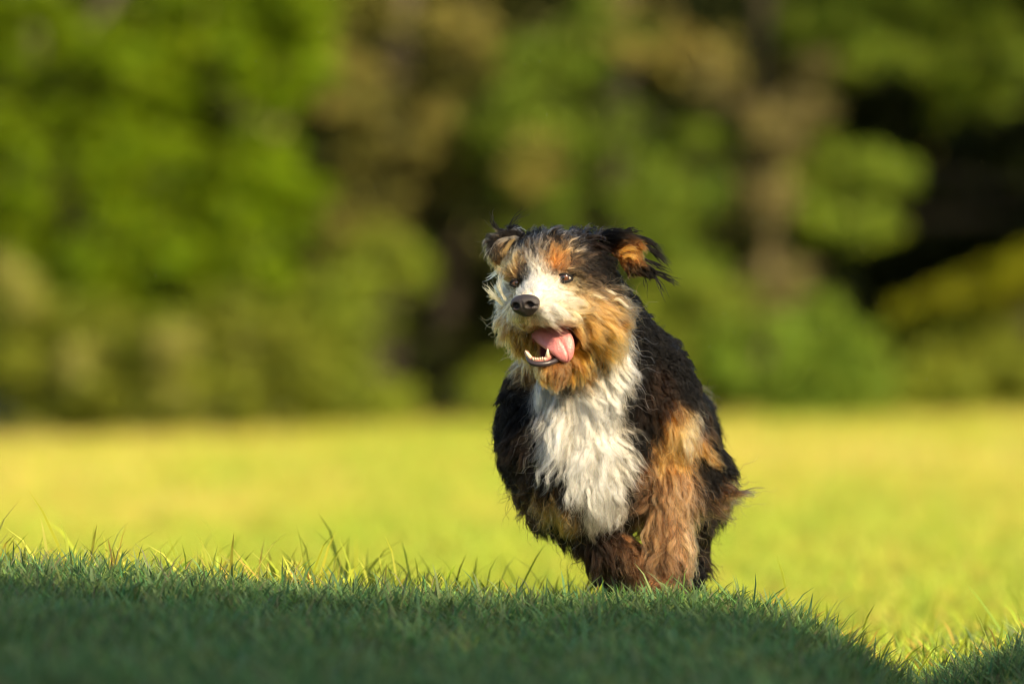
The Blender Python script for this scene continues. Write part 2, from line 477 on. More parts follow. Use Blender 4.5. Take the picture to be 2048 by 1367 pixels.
tree("larch_tree", "tall olive brown tree with sparse drooping twigs beside the bright tree", "tree", (-1.4, 63.0),
     [lob(690, 70, 62, 80, 16), lob(760, 250, 62, 110, 18), lob(900, 120, 61.8, 100, 18), lob(720, 430, 61.6, 90, 16), lob(890, 330, 61.8, 80, 12), lob(800, 30, 62, 100, 14)]
     + [((-1.5, 64, 7.5), (2.6, 2.4, 2.8), 70), ((-0.6, 64, 11), (2.2, 2.2, 2.4), 50)],
     'olive', 0.12, 55, 151, trunk_r=0.18,
     extra=[("dry_twigs", [lob(860, 260, 61.2, 60, 10), lob(700, 170, 61.3, 70, 10), lob(930, 60, 61.2, 60, 8)], 'olive', 0.10, 40, 161)])
tree("hazel_shrub", "rounded green shrub at the meadow edge left of the dark hollow", "shrub", (-1.5, 60.0),
     [lob(680, 640, 59.3, 110, 24), lob(760, 540, 59.5, 90, 16), lob(640, 760, 59, 100, 22), lob(770, 790, 59.2, 70, 12)],
     'mid', 0.11, 60, 171, trunk_r=0.05)
tree("willow_tree", "leafy olive green tree with open crown behind the running dog", "tree", (1.0, 62.5),
     [lob(1110, 220, 61, 140, 26), lob(1080, 420, 60.8, 100, 16), lob(1250, 330, 60.8, 120, 22), lob(1340, 470, 60.5, 120, 24), lob(1010, 260, 61.2, 80, 10), lob(1190, 90, 61.2, 120, 14), lob(1390, 330, 60.8, 90, 14)]
     + [((1.0, 63.5, 7.2), (2.4, 2.2, 2.4), 70), ((2.2, 64, 10.5), (2.6, 2.2, 2.6), 60)],
     'mid', 0.12, 60, 181, trunk_r=0.17,
     extra=[("dry_twigs", [lob(1060, 330, 60.2, 60, 6), lob(1290, 60, 60.5, 80, 10), lob(1420, 120, 60.5, 80, 8)], 'olive', 0.10, 40, 191)])
tree("dogwood_shrub", "low spreading green shrub behind the dog's flank", "shrub", (1.1, 60.3),
     [lob(990, 800, 59.2, 80, 12), lob(1120, 760, 59.2, 100, 16), lob(1260, 700, 59, 130, 24), lob(1400, 640, 59, 120, 22), lob(1390, 770, 58.8, 90, 16)],
     'mid', 0.11, 60, 201, trunk_r=0.05)
tree("dead_pine", "pale bare tan trunk with dry brown branches between the green shrubs", "tree", (2.75, 61.2),
     [lob(1540, 260, 60.5, 60, 14), lob(1530, 400, 60.4, 50, 9), lob(1560, 560, 60.3, 65, 16), lob(1500, 615, 60.2, 70, 14), lob(1630, 170, 60.6, 70, 10), lob(1440, 150, 60.4, 60, 8)]
     + [((2.8, 61.5, 6.5), (1.4, 1.2, 1.4), 16)],
     'brown', 0.11, 45, 211, bark=m_bark_pale, trunk_r=0.045)
tree("hornbeam_shrub", "bright green bush at the foot of the pale dead trunk", "shrub", (3.1, 59.8),
     [lob(1520, 720, 58.6, 110, 24), lob(1650, 690, 58.6, 110, 26), lob(1700, 770, 58.4, 90, 18), lob(1600, 780, 58.4, 90, 16)],
     'mid', 0.11, 65, 221, trunk_r=0.05)
tree("beech_tree", "dark tall tree with shaded hollow crown and a few sunlit boughs", "tree", (9.4, 66.5),
     [lob(1740, 340, 61, 85, 13, flat=0.55), lob(1700, 430, 61, 100, 15, flat=0.6), lob(1640, 330, 61.2, 60, 8), lob(1990, 90, 60.5, 110, 18), lob(1820, 60, 60.5, 120, 20), lob(1680, 60, 60.6, 110, 18), lob(1930, 180, 61.5, 70, 6)]
     + [((4.2, 60.5, 6.0), (2.2, 2.6, 1.3), 80), ((6.6, 60.0, 6.0), (2.4, 2.8, 1.4), 90), ((9.0, 60.5, 5.8), (2.4, 2.8, 1.6), 80), ((5.2, 62, 8.6), (3.0, 2.6, 2.0), 80), ((8.4, 62, 8.8), (3.0, 2.6, 2.2), 80), ((6.5, 63, 12), (3.2, 2.6, 2.4), 80), ((10.5, 63, 11), (3.0, 2.6, 2.4), 60)],
     'mid', 0.13, 60, 231, trunk_r=0.26, bark=m_bark_black, limb=0.05)
tree("lime_sapling", "slender sapling with bright yellow green boughs before the dark hollow", "tree", (5.9, 59.5),
     [lob(1900, 590, 58.8, 55, 9, flat=0.5), lob(1980, 570, 58.7, 70, 14, flat=0.45), lob(2060, 540, 58.6, 80, 16, flat=0.5), lob(1830, 620, 59, 40, 5, flat=0.5)],
     'yellow', 0.11, 60, 241, trunk_r=0.04)
tree("bramble_shrub", "low green bramble thicket along the meadow's far edge", "shrub", (5.0, 60.4),
     [lob(1820, 730, 59.3, 110, 22), lob(1940, 720, 59.3, 110, 20), lob(2060, 700, 59.3, 120, 20), lob(1880, 790, 59, 90, 14), lob(2010, 790, 59, 90, 14)],
     'mid', 0.11, 65, 251, trunk_r=0.04)
for (tx_, ty_, sd_, lb_) in ((13.5, 61.5, 600, "unseen tall tree added to shade the dark hollow, next along from the mid green tree"), (18.0, 62.0, 620, "unseen tall tree added to shade the dark hollow, ending the row")):  # unseen trees, added to keep sun out of the hollow on the right
    tree("added_shade_tree", lb_, "tree", (tx_, ty_), [((tx_ + a, ty_ - 0.5 + b, c), (2.3, 2.2, 1.9), 46) for a, b, c in ((-1.6, 0, 3.2), (1.4, 0.4, 3.6), (-1.8, .5, 6.4), (1.6, 0, 6.8), (-1.4, 0, 9.8), (1.5, .6, 10.2), (0, 0.2, 13.2), (0.3, .8, 15.6))], 'mid', 0.26, 46, sd_, trunk_r=0.3)
# background spare trees to either side, same wood carried on outside the frame
tree("oak_tree", "broad dark green tree standing beyond the left end of the meadow", "tree", (-9.5, 62),
     [((-8.0, 60.5, 1.6), (1.6, 1.4, 1.6), 50), ((-9.8, 60.5, 3.6), (1.8, 1.6, 1.6), 50), ((-7.6, 61, 4.0), (1.3, 1.4, 1.6), 40), ((-9.5, 61.5, 7), (3, 2.6, 2.6), 70)], 'mid', 0.14, 60, 261, trunk_r=0.25)
tree("maple_tree", "broad mid green tree standing beyond the right end of the meadow", "tree", (10.0, 62),
     [((8.2, 60.8, 1.5), (1.5, 1.4, 1.5), 45), ((9.8, 60.2, 2.6), (1.8, 1.6, 1.8), 50), ((8.3, 61, 3.8), (1.2, 1.4, 1.2), 30)], 'mid', 0.14, 60, 271, trunk_r=0.25)

# the deep wood behind, read as one dark mass
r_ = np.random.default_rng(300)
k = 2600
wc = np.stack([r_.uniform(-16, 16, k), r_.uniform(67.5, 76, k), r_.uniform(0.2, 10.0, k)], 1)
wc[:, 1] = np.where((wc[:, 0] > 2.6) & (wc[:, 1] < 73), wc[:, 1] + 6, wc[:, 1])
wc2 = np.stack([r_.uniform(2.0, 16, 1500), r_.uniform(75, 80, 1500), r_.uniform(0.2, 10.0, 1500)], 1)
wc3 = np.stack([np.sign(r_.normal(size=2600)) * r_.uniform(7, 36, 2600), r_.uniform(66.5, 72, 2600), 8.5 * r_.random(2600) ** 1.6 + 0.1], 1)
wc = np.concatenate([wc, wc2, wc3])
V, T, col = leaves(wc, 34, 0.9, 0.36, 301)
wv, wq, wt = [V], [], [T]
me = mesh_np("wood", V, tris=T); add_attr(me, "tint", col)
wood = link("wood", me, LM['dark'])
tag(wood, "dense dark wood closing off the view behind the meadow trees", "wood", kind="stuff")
# trunks of the wood, one by one
for i in range(3):
    xx = (-7.5, -3.2, -0.9)[i]; yy = r_.uniform(67.5, 69.5)
    t = np.linspace(0, 1, 6)[:, None]
    lean = r_.normal(0, 0.5, 2)
    z0 = float(ground_z(xx, yy)) - 0.1
    path = np.concatenate([lean * t, t * 11], 1)
    trv = tube(path, 0.17 * (1.15 - 0.7 * t[:, 0]), 9)
    root = bpy.data.objects.new("forest_tree", None); COL.objects.link(root); root.location = (xx, yy, z0)
    link("trunk", mesh_np("trunk", trv[0], trv[2], trv[1], True), m_bark, root)
    C, R = lobe_clumps([(path[-1], (1.6, 1.5, 2.2), 40), (path[3] + [0.4, 0, 1], (1.4, 1.2, 1.2), 24)], 400 + i)
    V, T, col = leaves(C, 36, R * 1.3, 0.24, 430 + i)
    me = mesh_np("crown", V, tris=T); add_attr(me, "tint", col)
    link("crown", me, LM['dark'], root)
    tag(root, ("slim dark trunk deep in the wood beyond the blossoming shrub", "slim dark trunk deep in the wood behind the bright green tree", "slim dark trunk deep in the wood behind the olive brown tree")[i], "tree", "trunks in the wood")

# unseen tall hedge, added behind the camera to cast the bank's shade
HY1 = -2.0
HZ = 0.325 + math.tan(el) / math.cos(az) * (9.57 - HY1)
hroot = bpy.data.objects.new("added_shade_hedge", None); COL.objects.link(hroot); hroot.location = (7.0, HY1 - 0.8, 0.2)
r_ = np.random.default_rng(500)
k = 2300
hx = np.stack([r_.uniform(-5.2, 5.2, k), r_.uniform(-0.7, 0.7, k), r_.uniform(0.2, HZ - 0.55, k)], 1)
k2 = 520
ht = np.stack([r_.uniform(-5.2, 5.2, k2), r_.uniform(-0.7, 0.78, k2), HZ - 0.2 - 0.20 + r_.normal(0, 0.03, k2)], 1)
V1, T1, col1 = leaves(hx, 30, 0.40, 0.17, 501)
V2, T2, col2 = leaves(ht, 36, 0.26, 0.11, 502)
me = mesh_np("foliage", np.concatenate([V1, V2]), tris=np.concatenate([T1, T2 + len(V1)])); add_attr(me, "tint", np.concatenate([col1, col2])); link("foliage", me, LM['dark'], hroot)
for i in range(9):
    xx = -4.8 + i * 1.2
    t = np.linspace(0, 1, 6)[:, None]
    st_ = tube(np.concatenate([xx + r_.normal(0, .05, (6, 1)), r_.normal(0, .05, (6, 1)), t * (HZ - 0.8) - 0.25 * (t == 0)], 1), 0.09 * (1.1 - 0.7 * t[:, 0]), 7)
    link("stem", mesh_np("stem", st_[0], st_[2], st_[1], True), m_bark, hroot)
tag(hroot, "unseen tall hedge added to shade the grassy bank", "hedge")

# ------------------------------------------------------------------ the dog
# worked out in "dog pixels": x right, y down, d away from the camera, one unit = S metres
BASE = np.array([(1280 - 1024) * S, D0 + 0.06, CAM_Z - (1200 - 683.5) * S])
def to_w(p):
    p = np.asarray(p, float)
    return np.stack([(p[..., 0] - 1024) * S, D0 + p[..., 2] * S, CAM_Z - (p[..., 1] - 683.5) * S], -1) - BASE

dog = bpy.data.objects.new("dog", None); COL.objects.link(dog); dog.location = BASE
tag(dog, "shaggy black, tan and white dog running with its tongue out", "dog")

HC = np.array([1114.0, 562.0, -60.0])
Fv = nrm(np.array([-0.365, 0.10, -0.925]))
Rv = np.array([0.93, -0.075, -0.36]); Rv = nrm(Rv - Fv * np.dot(Rv, Fv))
Uv = np.cross(Rv, Fv);
if Uv[1] > 0: Uv = -Uv
def H(r, u, f): return HC + Rv * r + Uv * u + Fv * f
HEADM = np.stack([Rv, Uv, Fv])          # rows

class SDF:
    def __init__(self, lo, hi, h):
        self.lo, self.h = np.array(lo, float), float(h)
        self.n = np.ceil((np.array(hi) - self.lo) / h).astype(int) + 1
        self.v = np.full(self.n, 60.0, np.float32)
    def sub(self, c0, c1, m):
        a = np.clip(np.floor((np.minimum(c0, c1) - m - self.lo) / self.h).astype(int), 0, self.n)
        b = np.clip(np.ceil((np.maximum(c0, c1) + m - self.lo) / self.h).astype(int) + 1, 0, self.n)
        sl_ = tuple(slice(i, j) for i, j in zip(a, b))
        g = [self.lo[i] + self.h * np.arange(a[i], b[i]) for i in range(3)]
        X = np.stack(np.meshgrid(*g, indexing='ij'), -1)
        return sl_, X
    def comb(self, sl_, d, k, neg):
        o = self.v[sl_]
        if neg:
            d = -d; hh = np.clip(0.5 - 0.5 * (o - d) / k, 0, 1)
            self.v[sl_] = o * (1 - hh) + d * hh + k * hh * (1 - hh)
        else:
            hh = np.clip(0.5 + 0.5 * (o - d) / k, 0, 1)
            self.v[sl_] = o * (1 - hh) + d * hh - k * hh * (1 - hh)
    def ell(self, c, r, M=None, k=20, neg=False):
        c = np.asarray(c, float); r = np.asarray(r, float); R = r.max()
        sl_, X = self.sub(c - R, c + R, k + 40)
        if X.size == 0: return
        q = X - c
        if M is not None: q = q @ np.asarray(M).T
        k0 = np.linalg.norm(q / r, axis=-1); k1 = np.linalg.norm(q / (r * r), axis=-1)
        self.comb(sl_, (k0 * (k0 - 1) / np.maximum(k1, 1e-6)).astype(np.float32), k, neg)
    def cap(self, a, b, ra, rb, k=20, neg=False):
        a, b = np.asarray(a, float), np.asarray(b, float); R = max(ra, rb)
        sl_, X = self.sub(np.minimum(a, b) - R, np.maximum(a, b) + R, k + 40)
        if X.size == 0: return
        ab = b - a; t = np.clip(((X - a) @ ab) / np.dot(ab, ab), 0, 1)
        d = np.linalg.norm(X - a - t[..., None] * ab, axis=-1) - (ra + (rb - ra) * t)
        self.comb(sl_, d.astype(np.float32), k, neg)
    def sample(self, p):
        q = (np.asarray(p) - self.lo) / self.h
        q = np.clip(q, 0, self.n - 1.001); i = np.floor(q).astype(int); f = q - i
        v = self.v; r = 0
        for dx in (0, 1):
            for dy in (0, 1):
                for dz in (0, 1):
                    w = (f[..., 0] if dx else 1 - f[..., 0]) * (f[..., 1] if dy else 1 - f[..., 1]) * (f[..., 2] if dz else 1 - f[..., 2])
                    r = r + w * v[i[..., 0] + dx, i[..., 1] + dy, i[..., 2] + dz]
        return r
    def grad(self, p, e=4.0):
        g = [self.sample(p + np.eye(3)[i] * e) - self.sample(p - np.eye(3)[i] * e) for i in range(3)]
        return nrm(np.stack(g, -1))
    def net(self):
        v = self.v; ins = v < 0
        nx, ny, nz = v.shape
        cnt = np.zeros((nx - 1, ny - 1, nz - 1), np.float32); acc = np.zeros((nx - 1, ny - 1, nz - 1, 3), np.float32)
        cor = [(a, b, c) for a in (0, 1) for b in (0, 1) for c in (0, 1)]
        def sl3(c): return v[c[0]:nx - 1 + c[0], c[1]:ny - 1 + c[1], c[2]:nz - 1 + c[2]]
        for a in cor:
            for ax in range(3):
                if a[ax] == 0:
                    b = list(a); b[ax] = 1
                    va, vb = sl3(a), sl3(b); cross = (va < 0) != (vb < 0)
                    t = np.where(cross, va / np.where(cross, va - vb, 1), 0)
                    cnt += cross
                    for i in range(3):
                        acc[..., i] += np.where(cross, a[i] + (t if i == ax else 0), 0)
        act = cnt > 0
        idx = -np.ones(act.shape, int); idx[act] = np.arange(act.sum())
        cells = np.argwhere(act)
        V = self.lo + self.h * (cells + acc[act] / cnt[act][:, None])
        Q = []
        for ax in range(3):
            o1, o2 = (ax + 1) % 3, (ax + 2) % 3
            s0 = [slice(None)] * 3; s1 = [slice(None)] * 3
            s0[ax] = slice(0, -1); s1[ax] = slice(1, None)
            A, B = ins[tuple(s0)], ins[tuple(s1)]
            e = np.argwhere(A != B)
            ok = (e[:, o1] > 0) & (e[:, o2] > 0) & (e[:, o1] < v.shape[o1] - 1) & (e[:, o2] < v.shape[o2] - 1)
            e = e[ok]; fl = A[tuple(e.T)]
            def cell(d1, d2):
                c = e.copy(); c[:, o1] -= d1; c[:, o2] -= d2; return idx[tuple(c.T)]
            q = np.stack([cell(1, 1), cell(0, 1), cell(0, 0), cell(1, 0)], 1)
            q[~fl] = q[~fl][:, ::-1]
            Q.append(q)
        return V, np.concatenate(Q)

body = SDF((930, 430, -300), (1520, 1225, 830), 5.5)
A = np.array
# trunk of the body
body.ell((1195, 900, 150), (165, 172, 165), k=30)
body.ell((1185, 800, 110), (135, 125, 125), k=40)
body.ell((1160, 900, 60), (105, 130, 90), k=40)
body.cap((1200, 890, 170), (1275, 880, 420), 152, 140, 50)
body.cap((1275, 880, 420), (1310, 890, 600), 140, 128, 50)
# neck
body.cap((1135, 600, 0), (1190, 740, 80), 92, 122, 40)
body.cap((1170, 610, 40), (1265, 770, 130), 80, 108, 40)
# image-right shoulder and foreleg
body.ell((1318, 800, 110), (62, 115, 95), k=40)
body.cap((1335, 830, 90), (1402, 945, 140), 62, 44, 30)
body.cap((1402, 945, 140), (1350, 985, 90), 42, 42, 30)
body.cap((1346, 950, 80), (1338, 1110, 40), 36, 26, 20)
body.cap((1338, 1110, 40), (1334, 1165, 25), 25, 22, 15)
body.ell((1332, 1180, 5), (34, 20, 44), k=15)
# image-left shoulder and foreleg
body.ell((1062, 840, 120), (58, 115, 95), k=40)
body.cap((1064, 880, 110), (1122, 1003, 150), 58, 40, 30)
body.cap((1122, 1003, 150), (1195, 1065, 90), 40, 33, 25)
body.cap((1190, 1065, 90), (1278, 1125, 50), 33, 27, 20)
body.cap((1278, 1125, 50), (1302, 1170, 40), 26, 24, 15)
body.ell((1306, 1184, 24), (30, 19, 40), k=12)
# hind legs swung forward under the body
body.ell((1395, 900, 560), (52, 110, 110), k=40)
body.ell((1215, 900, 570), (52, 110, 110), k=40)
body.cap((1395, 960, 520), (1405, 1040, 380), 70, 38, 30)
body.cap((1405, 1040, 380), (1398, 1120, 420), 34, 26, 15)
body.cap((1398, 1120, 420), (1384, 1180, 270), 25, 22, 15)
body.ell((1384, 1184, 240), (26, 17, 42), k=12)
body.cap((1215, 960, 530), (1225, 1060, 360), 70, 40, 30)
body.cap((1225, 1060, 360), (1232, 1120, 420), 34, 26, 15)
body.cap((1232, 1120, 420), (1228, 1175, 200), 26, 24, 15)
body.ell((1228, 1182, 170), (28, 18, 42), k=12)
# tail
body.cap((1320, 815, 700), (1400, 800, 760), 26, 20, 20)
body.cap((1400, 800, 760), (1445, 825, 790), 20, 12, 15)
# head
body.ell(H(0, 8, 0), (92, 76, 98), HEADM, 20)
body.ell(H(0, 30, 40), (72, 48, 50), HEADM, 25)
body.ell(H(46, 22, 66), (30, 20, 26), HEADM, 15)
body.ell(H(-46, 22, 66), (30, 20, 26), HEADM, 15)
body.cap(H(0, -16, 80), H(-4, -31, 128), 46, 33, 25)
body.ell(H(25, -46, 112), (30, 24, 44), HEADM, 15)
body.ell(H(-25, -46, 112), (30, 24, 44), HEADM, 15)
body.ell(H(66, -52, 18), (40, 62, 50), HEADM, 25)
body.ell(H(-66, -52, 18), (40, 62, 50), HEADM, 25)
body.cap(H(0, -110, 10), H(0, -166, 82), 52, 27, 25)
body.ell(H(0, -112, 78), (47, 40, 60), HEADM, 10, True)
body.ell(H(8, -104, 52), (50, 34, 40), HEADM, 10, True)
# eye sockets
EYE_R = H(50, 10, 84); EYE_L = H(-48, 10, 84)
# ears
def basis(a, up):
    a = nrm(A(a, float)); up = A(up, float); b = nrm(up - a * np.dot(up, a)); return np.stack([a, b, np.cross(a, b)])
body.ell((1236, 488, -50), (44, 20, 13), basis((1, 0.3, 0.1), (0, 1, 0)), 14)
body.ell((1258, 518, -52), (30, 15, 10), basis((1, 0.6, 0.1), (0, 1, 0)), 10)
body.cap((1262, 534, -55), (1296, 543, -52), 12, 9, 10)
body.ell((1022, 488, 0), (34, 24, 18), basis((-1, 0.15, 0), (0, 1, 0)), 14)
body.ell((1000, 497, -8), (23, 27, 20), None, 10)

bv, bq = body.net()
for _ in range(2):                       # light smoothing
    acc = np.zeros_like(bv); cn = np.zeros(len(bv))
    for a, b in ((0, 1), (1, 2), (2, 3), (3, 0)):
        np.add.at(acc, bq[:, a], bv[bq[:, b]]); np.add.at(acc, bq[:, b], bv[bq[:, a]])
        np.add.at(cn, bq[:, a], 1); np.add.at(cn, bq[:, b], 1)
    bv = 0.5 * bv + 0.5 * acc / cn[:, None]
bn = body.grad(bv)
bvh = BVHTree.FromPolygons([tuple(v) for v in bv], [tuple(q) for q in bq])
def hit(px, py):
    h_ = bvh.ray_cast(Vector((px, py, -600)), Vector((0, 0, 1)))
    if h_[0] is None:
        h_ = bvh.find_nearest(Vector((px, py, 50)))
    return np.array(h_[0])

